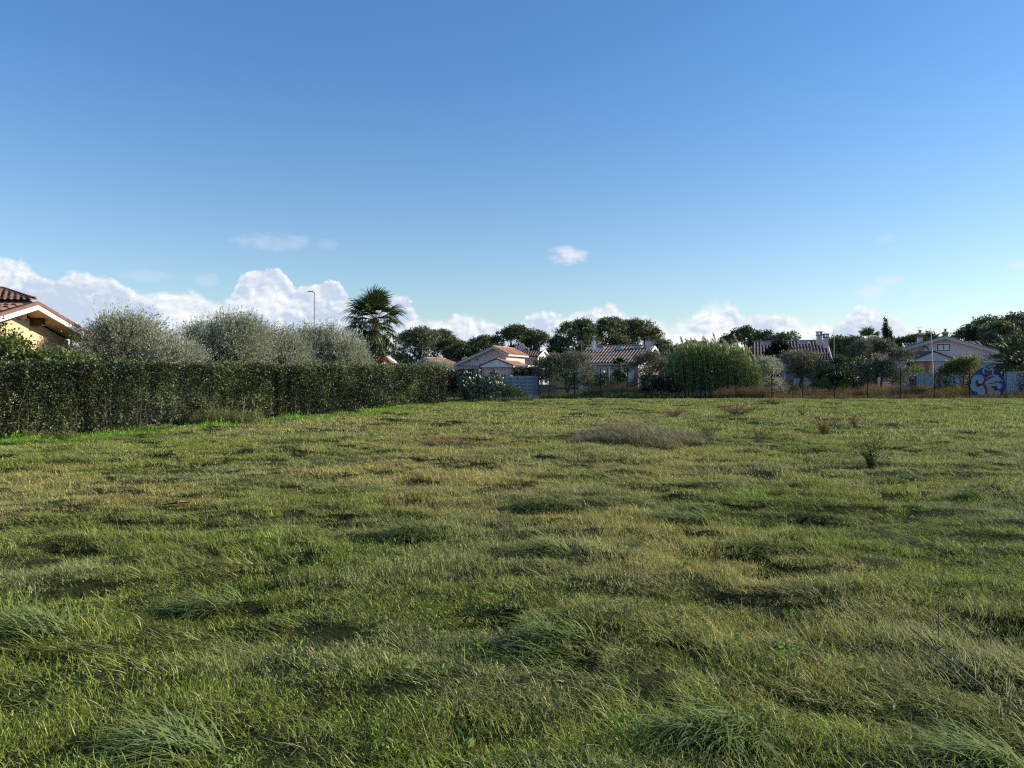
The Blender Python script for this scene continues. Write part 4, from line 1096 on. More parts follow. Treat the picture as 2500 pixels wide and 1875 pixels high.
# ---- olives behind the hedge (wind-combed)
W_ = (.50, .1, .30)
OG = 'olive trees behind the hedge'
def olive_blobs(px0, px1, prof, d, seed, z0=.9, dep=2.6, n=16):
    """masses under a silhouette given as photo points at distance d, relative to the tree's base"""
    rng = np.random.default_rng(seed); xc = ((px0+px1)/2-1250)/F*d; out = []
    xs_ = [(q[0]-1250)/F*d-xc for q in prof]; zs_ = [CAMZ+(HZ-q[1])/F*d for q in prof]
    for i in range(n):
        x = rng.uniform(xs_[0], xs_[-1]); zt_ = np.interp(x, xs_, zs_)
        s = rng.uniform(.42, .75)*min(1, (zt_-z0)/1.2)
        zz = rng.uniform(z0+s, max(z0+s+.05, zt_-s*.9-.45)) if i % 2 else zt_-s*.9-.48
        x = np.clip(x, xs_[0]+s*.9, xs_[-1]-s*1.1)
        out.append([x, rng.uniform(-.5, .5)*dep*.6, zz, s*1.15, s*1.2, s*.9])
    for i in range(9):
        x = rng.uniform(xs_[0]+.3, xs_[-1]-.4); zt_ = np.interp(x, xs_, zs_); s = rng.uniform(.16, .34)
        out.append([x, rng.uniform(-.4, .4), zt_-rng.uniform(.28, .6), s*1.3, s, s])
    return out, xc
defs = [
 (215, 495, [(215, 860), (228, 815), (250, 775), (265, 780), (310, 774), (345, 772), (375, 800), (420, 815), (455, 840), (495, 895)], 31, 'leftmost silver olive tree, beside the villa roof' , 34),
 (452, 650, [(452, 830), (470, 790), (500, 782), (545, 775), (600, 770), (625, 778), (645, 805), (650, 860)], 36, 'tall silver olive tree in the middle of the row behind the hedge', 30),
 (630, 752, [(630, 850), (645, 818), (675, 812), (700, 815), (735, 835), (752, 885)], 38, 'lowest silver olive tree, between two taller ones behind the hedge', 18),
 (722, 925, [(722, 810), (735, 798), (790, 796), (815, 805), (845, 815), (868, 830), (885, 860), (898, 890)], 40, 'silver olive tree just left of the fan palm', 30)]
for i, (a0, a1, pf, d, lab, nb) in enumerate(defs):
    bl, xc = olive_blobs(a0, a1, pf, d, 40+i, n=nb)
    wd = W_ if i != 3 else (.0, 0, .35)
    make_tree('olive_tree', lab, 'tree', (xc, d, 0), bl, 'olive', [7000, 6200, 3400, 5200][i], 11, .105, .026, 50+i, tr=.13, group=OG, wind=wd, rnd=.22, slen=.55, spread=.05, shell=(.2, 1.08), up=.22, limbs=13, trunks=2, twigs=20, sag=-.05)
bl, xc = olive_blobs(1025, 1108, [(1025, 905), (1040, 886), (1070, 880), (1098, 886), (1108, 900)], 47, 60, n=10)
make_tree('olive_tree', 'small round olive top showing over the right end of the hedge', 'tree', (xc, 47, 0), bl, 'olive', 1800, 8, .09, .028, 60, tr=.08, group=OG, rnd=.4, slen=.3, limbs=4)

# ---- fan palm
def frond_mesh(rng, pet=.9, R=.85, dead=False, segs=28, width=.078):
    g = G(); n = 6
    pts = [(pet*t_, 0, .06*math.sin(t_*3)) for t_ in np.linspace(0, 1, n)]
    g.tube(pts, np.linspace(.022, .010, n), 4, False)
    th = np.linspace(-1.75, 1.75, segs)+rng.normal(size=segs)*.04
    rows = []
    for k, a_ in enumerate(th):
        L_ = R*(1-.30*(abs(a_)/1.75)**2)*rng.uniform(.85, 1.08)
        d = np.array([math.cos(a_*.86), math.sin(a_*.86), 0]); s_ = np.array([-d[1], d[0], 0])
        droop = rng.uniform(.25, .6)*(2.0 if dead else 1)
        prev = None
        for j, t_ in enumerate((0, .35, .7, 1.0)):
            c = np.array([pet, 0, .0])+d*L_*t_*(1 if t_ < .8 else .93)+np.array([0, 0, .10*t_-droop*max(0, t_-.4)**2*L_*2.2])
            c += np.array([0, 0, -abs(math.sin(a_*.86))*t_*L_*.22])
            w = width*(.25, 1, .75, .12)[j]
            rows.append(c-s_*w*.5+np.array([0, 0, .012*(k % 2)])); rows.append(c+s_*w*.5-np.array([0, 0, .012*(k % 2)]))
    V = np.array(rows); q = [[k*8+2*j, k*8+2*j+1, k*8+2*j+3, k*8+2*j+2] for k in range(segs) for j in range(3)]
    g.add(V, q, tone=np.repeat(np.clip(rng.normal(.5, .18, segs), 0, 1), 8)); return g


def fan_palm(name, label, loc, h, n_up, n_dead, pet, R, seed, group=None, tr=.17, lean=(0, 0), deadz=.6, stretch=1.0, windx=0, mat='palm'):
    rng = np.random.default_rng(seed); r = root(name, loc, label, 'palm tree', group)
    g = G(); nn = 14
    pts = [(lean[0]*t_, lean[1]*t_, -.1+(h+.1)*t_) for t_ in np.linspace(0, 1, nn)]
    g.tube(pts, [tr*(1.25-.35*t_+.07*(i % 2)) for i, t_ in enumerate(np.linspace(0, 1, nn))], 12); g.build('trunk', M['palm_trunk'], r)
    protos = [frond_mesh(rng, pet, R).build('frond', M[mat], r) for _ in range(3)]
    used = [False]*3
    top_ = Vector((lean[0], lean[1], h))
    for i in range(n_up):
        k = i % 3; f = i/(n_up-1)
        elv = math.radians(86-f**.92*160+rng.normal()*7); azm = i*2.399+rng.normal()*.25
        o = protos[k] if not used[k] else dup(protos[k], r); used[k] = True
        dx = Vector((math.cos(azm)*math.cos(elv), math.sin(azm)*math.cos(elv), math.sin(elv)))
        dx = (dx+Vector((windx, 0, 0))).normalized()
        side = Vector((-math.sin(azm), math.cos(azm), 0)); side = (side-dx*side.dot(dx)).normalized(); up_ = dx.cross(side)
        Mx = Matrix((dx, side, up_)).transposed().to_4x4()
        s_ = rng.uniform(.85, 1.1)*stretch*(.85+.2*f)
        o.matrix_local = Matrix.Translation(top_+Vector((0, 0, -.35*f)))@Mx@Matrix.Diagonal((s_, s_, s_, 1))
    if n_dead:
        dp = frond_mesh(rng, pet*.7, R*.8, True, 16).build('dead_frond', M['palm_dead'], r); dp['label'] = 'dry brown hanging fan leaf'
        for i in range(n_dead):
            o = dp if i == 0 else dup(dp, r)
            azm = i*2.399; elv = math.radians(rng.uniform(-85, -62))
            dx = Vector((math.cos(azm)*math.cos(elv), math.sin(azm)*math.cos(elv), math.sin(elv)))
            side = Vector((-math.sin(azm), math.cos(azm), 0)); side = (side-dx*side.dot(dx)).normalized(); up_ = dx.cross(side)
            o.matrix_local = Matrix.Translation(top_+Vector((0, 0, -.35-deadz*rng.random())))@Matrix((dx, side, up_)).transposed().to_4x4()
    return r


fan_palm('fan_palm', 'tall fan palm with dry leaf skirt rising above the hedge in front of the clouds', ((921-1250)/F*50, 50, 0), 5.05, 66, 34, 1.15, 1.35, 5, tr=.24, lean=(-.12, 0), deadz=1.1, windx=-.14)
fan_palm('fan_palm', 'small fan palm with pale trunk behind the fence in front of the dark roof', ((1527-1250)/F*60, 60, 0), 2.2, 26, 5, .4, .55, 6, tr=.15, lean=(-.45, 0), deadz=.3)
fan_palm('fan_palm', 'fan palm crown rising behind the wide olive right of the two-chimney roof', ((2120-1250)/F*85, 85, 0), 5.3, 34, 4, .9, .95, 8, tr=.2)
fan_palm('fan_palm', 'tiny far fan palm top just over the ridge of the two-chimney roof', ((1952-1250)/F*112, 112, 0), 5.0, 20, 0, .7, .8, 9, tr=.15)

# ---- date palm at the right edge
def pinnate(rng, L_=2.3, n=46):
    g = G(); t_ = np.linspace(0, 1, 9)
    pts = np.stack([L_*t_*(1-.12*t_), 0*t_, .55*np.sin(t_*2.0)*L_*.28-.50*t_**2.6*L_*.55], 1)
    g.tube(pts, np.linspace(.025, .006, 9), 4, False)
    ts = np.linspace(.12, 1, n); c = np.stack([np.interp(ts, t_, pts[:, k]) for k in range(3)], 1)
    for sg in (-1, 1):
        D_ = np.stack([np.full(n, .75)+.3*ts, np.full(n, sg*1.0), np.full(n, .35)-.2*ts], 1)+rng.normal(size=(n, 3))*.12
        leaves(g, c, D_, .42*(1-.5*np.abs(ts-.4)), .035, rng, np.clip(rng.normal(.5, .2, n), 0, 1))
    return g


dpm = root('date_palm', ((2478-1250)/F*60, 60, 0), 'dark bushy date palm with arching feather leaves at the right edge', 'palm tree')
rng = np.random.default_rng(21)
g = G(); g.tube([(0, 0, -.1), (0, 0, .7), (0, 0, 1.7), (0, 0, 2.3)], [.40, .38, .34, .2], 12); g.build('trunk', M['palm_trunk'], dpm)
pp = [pinnate(rng, 2.55).build('frond', M['phoenix'], dpm) for _ in range(3)]
for i in range(72):
    f = i/71; elv = math.radians(84-f*112+rng.normal()*6); azm = i*2.399
    o = pp[i] if i < 3 else dup(pp[i % 3], dpm)
    dx = Vector((math.cos(azm)*math.cos(elv), math.sin(azm)*math.cos(elv), math.sin(elv))); side = Vector((-math.sin(azm), math.cos(azm), 0)); side = (side-dx*side.dot(dx)).normalized(); up_ = dx.cross(side)
    s_ = rng.uniform(.85, 1.15)
    o.matrix_local = Matrix.Translation((0, 0, 2.3-.35*f))@Matrix((dx, side, up_)).transposed().to_4x4()@Matrix.Diagonal((s_, s_, s_, 1))

# ---- prickly pear
cc_ = root('prickly_pear', ((1172-1250)/F*45.5, 45.5, 0), 'big prickly pear cactus at the right end of the hedge', 'cactus')
g = G(); V = []; Q = []; nu, nv = 12, 5
for iv in range(nv+1):
    ph = math.pi*iv/nv-math.pi/2
    for iu in range(nu):
        th = 2*math.pi*iu/nu; rr = math.cos(ph)
        zz = math.sin(th)*rr; xx = math.cos(th)*rr*(1.0 if zz > 0 else 1.0)
        V.append((xx*.105*(1+.25*zz), math.sin(ph)*.028, .17+zz*.17))
for iv in range(nv):
    for iu in range(nu): Q.append([iv*nu+iu, iv*nu+(iu+1) % nu, (iv+1)*nu+(iu+1) % nu, (iv+1)*nu+iu])
g.add(V, Q); pad0 = g.build('pad', M['cactus'], cc_, smooth=True)
rng = np.random.default_rng(12); npad = [0]
def grow(Mx, lvl, s):
    if npad[0] >= 298: return
    o = pad0 if npad[0] == 0 else dup(pad0, cc_); npad[0] += 1
    o.matrix_local = Mx@Matrix.Diagonal((s, s*rng.uniform(.8, 1.2), s, 1))
    if lvl <= 0: return
    for k in range(rng.choice([1, 2, 2, 3])):
        th = rng.uniform(-.9, .9)
        nM = Mx@Matrix.Translation((math.sin(th)*.12*s, 0, (.17+math.cos(th)*.155)*s))@Euler((rng.normal()*.30, th*.9, rng.normal()*.9)).to_matrix().to_4x4()
        z = nM.translation; upv = nM.to_3x3()@Vector((0, 0, 1))
        if z.z > 2.0 or abs(z.x) > 1.2 or (upv.z < -.1): continue
        grow(nM, lvl-1, s*rng.uniform(.88, 1.02))
for i in range(46):
    x = rng.uniform(-1.2, 1.2); y = rng.uniform(-.4, .9)
    hz = max(0, 1.0*(1-abs(x)*.35)*rng.random())
    Mx = Matrix.Translation((x, y, hz))@Euler((rng.normal()*.3, rng.normal()*.35, rng.uniform(0, 6.28))).to_matrix().to_4x4()
    grow(Mx, 2 if i < 20 else 3, rng.uniform(1.0, 1.2))
g = G()
for i in range(16):
    x = rng.uniform(-.9, .9); g.tube([(x, rng.uniform(-.2, .6), -.05), (x*1.05, .2, .4), (x*1.1, .3, .9)], [.07, .055, .04], 6)
tag(g.build('stem', M['bark_dark'], cc_, smooth=True), kind='stuff')

# ---- dark shrub between hedge and cactus, bush by the gate
make_tree('dark_shrub', 'dark shrub filling the gap between hedge end and prickly pear', 'shrub', (P(1112, 46, 0)[0], 46.2, 0), [(-.1, 0, 1.2, .5, .5, .55), (.1, .2, .6, .6, .5, .6), (-.3, .2, .8, .4, .4, .7)], 'cypress', 900, 8, .08, .045, 14, tr=.04, limbs=3, rnd=.8)
make_tree('gate_bush', 'low bush with reddish sprigs at the foot of the gate', 'shrub', (P(1250, 47.5, 0)[0], 47.5, 0), [(-.5, 0, .35, .5, .4, .4), (.1, .1, .28, .55, .4, .3), (.6, 0, .15, .5, .4, .16), (-.7, .2, .6, .3, .3, .35)], 'shrub', 900, 7, .07, .035, 15, tr=.03, limbs=3, rnd=.7)

# ---- reed clump
rd = root('giant_reed_clump', ((1745-1250)/F*52, 52, 0), 'tall clump of giant reed with feathery plumes behind the fence', 'reeds')
rng = np.random.default_rng(33)
g = G(); gl = G(); ns = 760; k52 = 52/F
sx = rng.uniform(-105, 110, ns); 
topz = np.interp(sx, [-110, -92, -60, -20, 30, 70, 95, 115], [892, 868, 856, 850, 850, 862, 884, 915])
hs_ = .22+CAMZ+(HZ-topz)*k52-rng.random(ns)**1.3*1.3+(fbm(sx*.05, sx*0, 4, 3)-.5)*.5
bx = sx*k52*1.0; by = rng.uniform(-1.1, 1.6, ns)
for i in range(0, ns, 3):
    g.tube([(bx[i], by[i], -.05), (bx[i]-.04, by[i], hs_[i]*.5), (bx[i]-.18, by[i], hs_[i]*.96)], [.013, .011, .006], 4, False)
for j in range(5):                                   # upright young blades at the tips
    blades(gl, np.stack([bx-.17, by, hs_*.93], 1), rng.uniform(0, 6.28, ns), rng.uniform(.3, .65, ns), .035, rng.uniform(.0, .3, ns), rng.uniform(.2, .9, ns), rng, 3, tone=np.clip(rng.normal(.62, .2, ns), 0, 1))
st_ = g.build('stem', M['reed_stem'], rd); st_['kind'] = 'stuff'
nl = 24
for j in range(nl):
    f = (j+.5)/nl; lo = .12+.88*f; sel = rng.random(ns) < (.45+.55*f)
    zz = hs_[sel]*lo; n = sel.sum()
    Pn = np.stack([bx[sel]-.18*lo**2, by[sel], zz], 1)+rng.normal(size=(n, 3))*.03
    azm = np.where(rng.random(n) < .5, rng.normal(.2, .9, n), rng.normal(3.3, .9, n))
    blades(gl, Pn, azm, rng.uniform(.32, .6, n)*(1-.25*f), .046, rng.uniform(.35, .7, n), rng.uniform(1.2, 2.3, n), rng, 3, tone=np.clip(rng.normal(.40+.22*f, .2, n), 0, 1))
tag(gl.build('foliage', M['reed'], rd), kind='stuff')
g = G(); g.tube([(0, 0, -.55), (0, 0, .05)], .007, 4, False)
rp = np.random.default_rng(2); n = 70; tz = np.sort(rp.random(n))
leaves(g, np.stack([0*tz, 0*tz, tz*.42], 1), np.stack([rp.normal(size=n)*.22, rp.normal(size=n)*.22, np.full(n, 1.)], 1), .12, .018, rp, rp.random(n))
pl0 = g.build('plume', M['plume'], rd); PLM = [(1643, 838), (1662, 840), (1672, 822), (1676, 830), (1684, 828), (1690, 834), (1700, 842), (1704, 832), (1718, 832), (1722, 828), (1730, 840), (1738, 836), (1748, 826), (1756, 832), (1762, 842), (1768, 836), (1776, 832), (1786, 838), (1796, 830), (1802, 824), (1806, 836), (1812, 842), (1822, 846), (1832, 850), (1700, 850), (1715, 856), (1730, 858), (1745, 852), (1744, 818), (1720, 822), (1790, 842), (1835, 862), (1840, 860), (1872, 890), (1655, 850), (1688, 848), (1665, 858), (1780, 852), (1752, 862), (1810, 862)]
for i, (px, py) in enumerate(PLM):
    o = pl0 if i == 0 else dup(pl0, rd)
    o.location = ((px-1745)*k52, rng.uniform(-.9, 1.2), CAMZ+(HZ-py-14)*k52); o.rotation_euler = (rng.normal()*.1, -rng.uniform(.25, .6), rng.uniform(-.3, .3)); s_ = rng.uniform(.7, 1.15); o.scale = (s_*1.9, s_*1.9, s_*1.25)

# ---- trees and shrubs along the fence
def sil(prof, d, seed, n, z0, dep=1.6, sz=(.25, .5)):
    rng = np.random.default_rng(seed); xc = ((prof[0][0]+prof[-1][0])/2-1250)/F*d; out = []
    xs_ = [(q[0]-1250)/F*d-xc for q in prof]; zs_ = [CAMZ+(HZ-q[1])/F*d for q in prof]
    for i in range(n):
        x = rng.uniform(xs_[0], xs_[-1]); zt_ = float(np.interp(x, xs_, zs_)); s = rng.uniform(*sz)
        s = min(s, max(.1, (zt_-z0)*.5))
        zz = zt_-s*.8 if i % 2 else rng.uniform(z0+s*.7, max(z0+s*.7+.02, zt_-s*.7))
        out.append([np.clip(x, xs_[0]+s*.6, xs_[-1]-s*.6), rng.uniform(-.5, .5)*dep, zz, s*1.15, s*1.15, s*.9])
    return out, xc
FG = 'olive trees behind the fence'
LIST = [
 ('olive_tree', 'twin-stemmed olive tree just right of the gate', 'tree', [(1318, 915), (1335, 880), (1365, 868), (1400, 866), (1430, 874), (1448, 895), (1452, 930)], 54, 16, .35, 'olive_dark', 2600, 8, .075, .024, dict(trunks=2, tr=.07, twigs=25), FG),
 ('oleander', 'oleander bush with white blossom beside the gate', 'shrub', [(1308, 915), (1318, 888), (1335, 876), (1350, 885), (1356, 905)], 57, 8, .6, 'shrub', 900, 7, .10, .03, dict(tr=.04), None),
 ('shrub', 'dark grey-green shrub between the small palm and the conifer', 'shrub', [(1532, 900), (1548, 880), (1575, 868), (1600, 866), (1618, 875), (1628, 900)], 55, 12, .15, 'olive_dark', 1900, 7, .08, .03, dict(trunks=2, tr=.05, twigs=25), 'shrubs behind the fence'),
 ('shrub', 'dark bush beneath the thin conifer left of the reeds', 'shrub', [(1575, 920), (1585, 885), (1605, 872), (1630, 866), (1645, 880), (1650, 915)], 61, 12, .1, 'pine', 1500, 7, .09, .05, dict(trunks=1, tr=.05), 'shrubs behind the fence'),
 ('olive_tree', 'narrow young olive tree against the right side of the reeds', 'tree', [(1850, 905), (1862, 885), (1875, 880), (1890, 884), (1900, 915)], 53, 9, .15, 'olive', 1000, 7, .085, .028, dict(trunks=2, tr=.04, twigs=15), FG),
 ('olive_tree', 'dark-trunked olive tree over the pale slab', 'tree', [(1902, 905), (1915, 872), (1935, 864), (1965, 866), (1985, 872), (2000, 890), (2006, 925)], 54.5, 16, .75, 'olive_dark', 2000, 8, .08, .025, dict(trunks=1, tr=.11, twigs=25), FG),
 ('shrub', 'glossy green shrub below the corner of the two-chimney roof', 'shrub', [(1990, 925), (2005, 898), (2030, 885), (2055, 868), (2075, 872), (2085, 900)], 58, 12, .2, 'shrub', 1600, 7, .10, .045, dict(trunks=2, tr=.05), 'shrubs behind the fence'),
 ('olive_tree', 'wide tall olive tree filling the gap between two-chimney roof and lilac house', 'tree', [(2070, 905), (2078, 860), (2095, 840), (2125, 830), (2160, 836), (2185, 852), (2205, 865), (2215, 905)], 55, 26, .35, 'olive_dark', 4300, 8, .085, .028, dict(trunks=3, tr=.09, twigs=40), FG),
 ('shrub', 'loose pale-leaved shrub between the thin mast and the round mural', 'shrub', [(2296, 925), (2310, 898), (2330, 886), (2355, 880), (2372, 888), (2380, 915)], 53, 13, .1, 'weed', 1500, 6, .085, .05, dict(trunks=2, tr=.04, twigs=20), 'shrubs behind the fence'),
 ('shrub', 'dark low thicket at the left foot of the reeds', 'shrub', [(1570, 955), (1600, 935), (1630, 930), (1660, 945)], 51.2, 8, .02, 'cypress', 900, 7, .07, .04, dict(trunks=2, tr=.03), 'shrubs behind the fence'),
 ('shrub', 'dark clipped bush top showing above the slatted gate', 'shrub', [(1258, 915), (1268, 908), (1285, 906), (1303, 908), (1308, 918)], 56, 8, .8, 'cypress', 900, 7, .07, .05, dict(trunks=2, tr=.03), 'shrubs behind the fence'),
 ('shrub', 'tall dark conifer-like shrub in front of the two-chimney roof', 'shrub', [(1866, 905), (1872, 860), (1885, 840), (1900, 838), (1912, 855), (1918, 905)], 62, 14, .3, 'cypress', 1900, 8, .12, .05, dict(trunks=1, tr=.08), 'shrubs behind the fence'),
 ('shrub', 'dark rounded shrub behind the wooden post below the pink wall', 'shrub', [(1453, 935), (1462, 916), (1475, 914), (1490, 925)], 58, 7, .05, 'pine', 600, 7, .09, .05, dict(trunks=1, tr=.03), 'shrubs behind the fence'),
 ('shrub', 'grey-leaved bush right of the wooden post under the small palm', 'shrub', [(1488, 935), (1500, 922), (1520, 920), (1534, 930)], 62, 7, .05, 'olive_dark', 600, 7, .09, .04, dict(trunks=1, tr=.03), 'shrubs behind the fence'),
 ('shrub', 'low dark shrub behind the orange weeds between mast and wide olive', 'shrub', [(2010, 935), (2040, 918), (2075, 920), (2095, 940)], 57, 8, .05, 'cypress', 900, 7, .09, .05, dict(trunks=1, tr=.03), 'shrubs behind the fence'),
]
trees = {}
for i, (nm, lab, cat, pf, d, nb, z0, mt, nsp, per, L_, W__, kw, grp) in enumerate(LIST):
    bl, xc = sil(pf, d, 100+i, nb, z0)
    r = make_tree(nm, lab, cat, (xc, d, 0), bl, mt, int(nsp*1.45), per, L_*1.2, W__*1.25, 200+i, group=grp, bark='bark_dark' if mt != 'olive' else 'bark', rnd=.55, slen=.34, spread=.3, limbs=5, shell=(.25, 1.05), **kw)
    trees[lab] = (r, bl)
r, bl = trees['oleander bush with white blossom beside the gate']
g = G(); rng = np.random.default_rng(5)
for i in range(70):
    b_ = bl[rng.integers(len(bl))]; d_ = unit(np.array([rng.normal(), -abs(rng.normal()), rng.normal()])); c = np.array(b_[:3])+d_*np.array(b_[3:6])
    leaves(g, np.repeat(c[None], 5, 0), rng.normal(size=(5, 3)), .06, .04, rng, .5)
g.build('blossom', M['flower_w'], r)
r = make_tree('palm_seedling', 'bright green spiky plant behind the fence left of the mast', 'plant', (P(2012, 55, 0)[0], 55, 0), [(0, 0, .75, .25, .25, .3)], 'lime', 60, 6, .3, .03, 300, tr=.03, limbs=2, up=.5, rnd=.7, slen=.25)
make_tree('palm_seedling', 'bright green spiky plant behind the fence right of the mast', 'plant', (P(2065, 55, 0)[0], 55, 0), [(0, 0, .55, .35, .25, .3)], 'lime', 70, 6, .3, .03, 301, tr=.03, limbs=2, up=.5, rnd=.7, slen=.25)
make_tree('spiky_plant', 'spiky green plant rising above the pale blue sheet fence', 'plant', (P(2232, 59.5, 0)[0], 59.5, 0), [(0, 0, 1.75, .4, .25, .2), (-.5, 0, 1.7, .3, .2, .15), (.5, 0, 1.65, .3, .2, .15)], 'lime', 90, 6, .28, .03, 302, tr=.03, limbs=2, up=.6, rnd=.6, slen=.2)
make_tree('blue_conifer', 'small blue-green conifer sprigs at the right edge in front of the sheet fence', 'plant', (P(2502, 51.5, 0)[0], 51.5, 0), [(0, 0, 1.0, .35, .3, .5), (.2, 0, .5, .5, .3, .4)], 'cypress', 500, 7, .10, .02, 303, tr=.04, limbs=3, rnd=.5)
# thin conifer
cn = root('conifer', (P(1621, 58, 0)[0], 58, 0), 'thin young conifer with open tiers between the dark roof and the reeds', 'tree')
rng = np.random.default_rng(70); hN = CAMZ+(HZ-811)/F*58
g = G(); g.tube([(0, 0, -.05), (0, 0, hN*.6), (.02, 0, hN)], [.06, .035, .006], 6); 
gl = G()
for k in range(30):
    f = k/29; z = .5+(hN-.6)*f; L_ = (1.05*(1-f)**.9+.06)*rng.uniform(.7, 1.1)
    for j in range(6):
        a_ = rng.uniform(0, 6.28); d_ = np.array([math.cos(a_), math.sin(a_), .18+.25*f]); tip = np.array([0, 0, z])+d_*L_
        g.tube([(0, 0, z), tuple(tip)], [.008, .003], 3, False)
        m = int(26*L_)+6; tt = rng.uniform(.15, 1, m)
        leaves(gl, np.array([0, 0, z])+d_*L_*tt[:, None], d_+rng.normal(size=(m, 3))*.8, .09, .02, rng, rng.random(m))
g.build('trunk', M['bark_dark'], cn); gl.build('crown', M['pine'], cn)

# ---- far tree belt
EG = 'tall trees on the skyline'
def far_tree(label, prof, d, seed, n, z0, sz, mat='euc', nsp=1100, per=8, L_=.30, W__=.19, name='eucalyptus', dep=8, **kw):
    bl, xc = sil(prof, d, seed, int(n*1.5), z0*.6, dep, sz)
    return make_tree(name, label, 'tree', (xc, d, 0), bl, mat, int(nsp*1.7), per, L_, W__, seed+1, tr=.3, group=EG, slen=.65, rnd=.7, spread=.35, limbs=9, shell=(.6, 1.02), up=.1, trunks=2, **kw)
far_tree('round eucalyptus immediately right of the tall fan palm', [(975, 880), (985, 822), (1010, 806), (1040, 804), (1058, 820), (1062, 870)], 170, 400, 15, 3, (1.0, 2.0), nsp=1700)
far_tree('eucalyptus with stepped top, second to the right of the fan palm', [(1058, 870), (1062, 825), (1072, 808), (1090, 812), (1105, 828), (1115, 835), (1125, 840), (1128, 880)], 172, 410, 14, 3, (.8, 1.6), nsp=1500)
far_tree('low dark tree between the stepped eucalyptus and the pink house gable', [(1090, 890), (1100, 852), (1130, 842), (1148, 845), (1158, 870)], 165, 420, 12, 1, (.8, 1.6), mat='pine', nsp=1100)
far_tree('dark tree rising left behind the pink house gable', [(1148, 885), (1155, 838), (1170, 826), (1190, 826), (1206, 840)], 166, 430, 12, 1, (.8, 1.6), mat='pine', nsp=1200)
far_tree('broad domed dark tree above the satellite dish of the pink house', [(1195, 870), (1208, 830), (1225, 812), (1250, 800), (1275, 799), (1290, 812), (1300, 850)], 168, 440, 20, 2, (1.0, 2.0), nsp=2000, mat='pine')
far_tree('tree with pale thin right side above the small red-tiled house', [(1282, 860), (1288, 808), (1305, 806), (1322, 816), (1338, 822), (1345, 860)], 170, 450, 14, 1, (.8, 1.5), nsp=1200)
far_tree('low see-through tree in the dip left of the tall twin-headed eucalyptus', [(1335, 880), (1345, 840), (1360, 825), (1372, 830), (1380, 860)], 168, 460, 10, 1, (.7, 1.2), nsp=800, mat='pine')
far_tree('tall twin-headed eucalyptus at the left end of the dark roof', [(1362, 860), (1368, 810), (1385, 792), (1400, 796), (1415, 782), (1432, 786), (1442, 812), (1446, 860)], 165, 470, 22, 1, (.9, 1.8), nsp=2100)
far_tree('eucalyptus with thin pale limbs above the dark roof chimney', [(1440, 860), (1450, 812), (1465, 790), (1485, 780), (1505, 782), (1520, 800), (1526, 850)], 168, 480, 18, 2, (.9, 1.8), nsp=1600)
far_tree('widest olive-green eucalyptus above the right part of the dark roof', [(1500, 850), (1515, 795), (1540, 784), (1565, 788), (1580, 800), (1600, 820), (1606, 860)], 172, 490, 24, 2, (1.0, 2.0), nsp=2300)
far_tree('small dark tree at the right end of the dark roof', [(1595, 890), (1600, 845), (1615, 835), (1635, 850), (1645, 890)], 150, 500, 10, 1, (.7, 1.2), nsp=700, mat='pine')
far_tree('low dark treetops showing between conifer and reed plumes', [(1635, 890), (1650, 850), (1680, 842), (1712, 836), (1740, 852), (1765, 880)], 150, 510, 16, 1, (.7, 1.4), nsp=1200)
far_tree('flat-topped pine with sky gaps behind the right of the reeds', [(1752, 860), (1775, 828), (1795, 812), (1825, 804), (1850, 815), (1875, 820), (1880, 835)], 140, 520, 17, 4.2, (.5, .9), mat='pine', nsp=1100, name='pine_tree')
far_tree('small round treetop over the left ridge of the two-chimney roof', [(1896, 850), (1902, 826), (1918, 819), (1932, 826), (1940, 850)], 130, 530, 8, 2, (.5, .9), nsp=600)
far_tree('bushy olive-green trees right of the thin upright mast', [(2028, 900), (2035, 842), (2048, 832), (2062, 834), (2078, 828), (2090, 840), (2100, 890)], 110, 540, 16, .5, (.6, 1.2), nsp=1500, mat='euc')
far_tree('small umbrella pine left of the lilac house wing', [(2176, 870), (2182, 838), (2198, 829), (2214, 832), (2222, 860)], 130, 550, 9, 3.2, (.4, .8), mat='pine', nsp=700, name='pine_tree')
far_tree('umbrella pine showing behind the left capped chimney', [(2222, 850), (2236, 828), (2255, 822), (2275, 824), (2284, 840)], 128, 560, 9, 4, (.4, .8), mat='pine', nsp=700, name='pine_tree')
far_tree('large grey-green eucalyptus behind the right end of the lilac house', [(2370, 850), (2378, 810), (2400, 794), (2425, 800), (2440, 840)], 120, 570, 16, 1.5, (.8, 1.5), nsp=1500, mat='euc')
far_tree('tallest spreading tree at the right edge above the date palm', [(2410, 850), (2418, 782), (2445, 773), (2480, 778), (2510, 792), (2560, 800), (2590, 860)], 125, 580, 28, 1, (.9, 1.8), nsp=3000)
far_tree('dark tree behind the date palm at the right edge', [(2440, 900), (2460, 850), (2500, 835), (2560, 840), (2600, 900)], 95, 590, 18, .5, (.7, 1.4), nsp=1500, mat='pine')
def cyp(label, px, top, w, d, seed):
    rng = np.random.default_rng(seed); zt_ = CAMZ+(HZ-top)/F*d; hw_ = w/F*d/2
    bl = [[rng.normal()*hw_*.15, rng.normal()*hw_*.15, zt_*f, hw_*(1.05-f**3)*.85+.03, hw_*(1.05-f**3)*.85+.03, zt_*.09] for f in np.linspace(.12, .965, 12)]
    make_tree('cypress', label, 'tree', ((px-1250)/F*d, d, 0), bl, 'cypress', 900, 8, .22, .08, seed, tr=.08, group='cypresses', up=1.2, rnd=.3, slen=.35, limbs=0, out=.5)
cyp('tall pointed cypress right of the fan palm crown', 2162, 787, 17, 95, 601); cyp('short cypress leaning on the tall pointed one', 2173, 815, 9, 95.5, 602)
cyp('left of the two thin cypresses over the lilac house roof', 2366, 806, 10, 98, 603); cyp('right of the two thin cypresses over the lilac house roof', 2379, 801, 12, 98, 604)
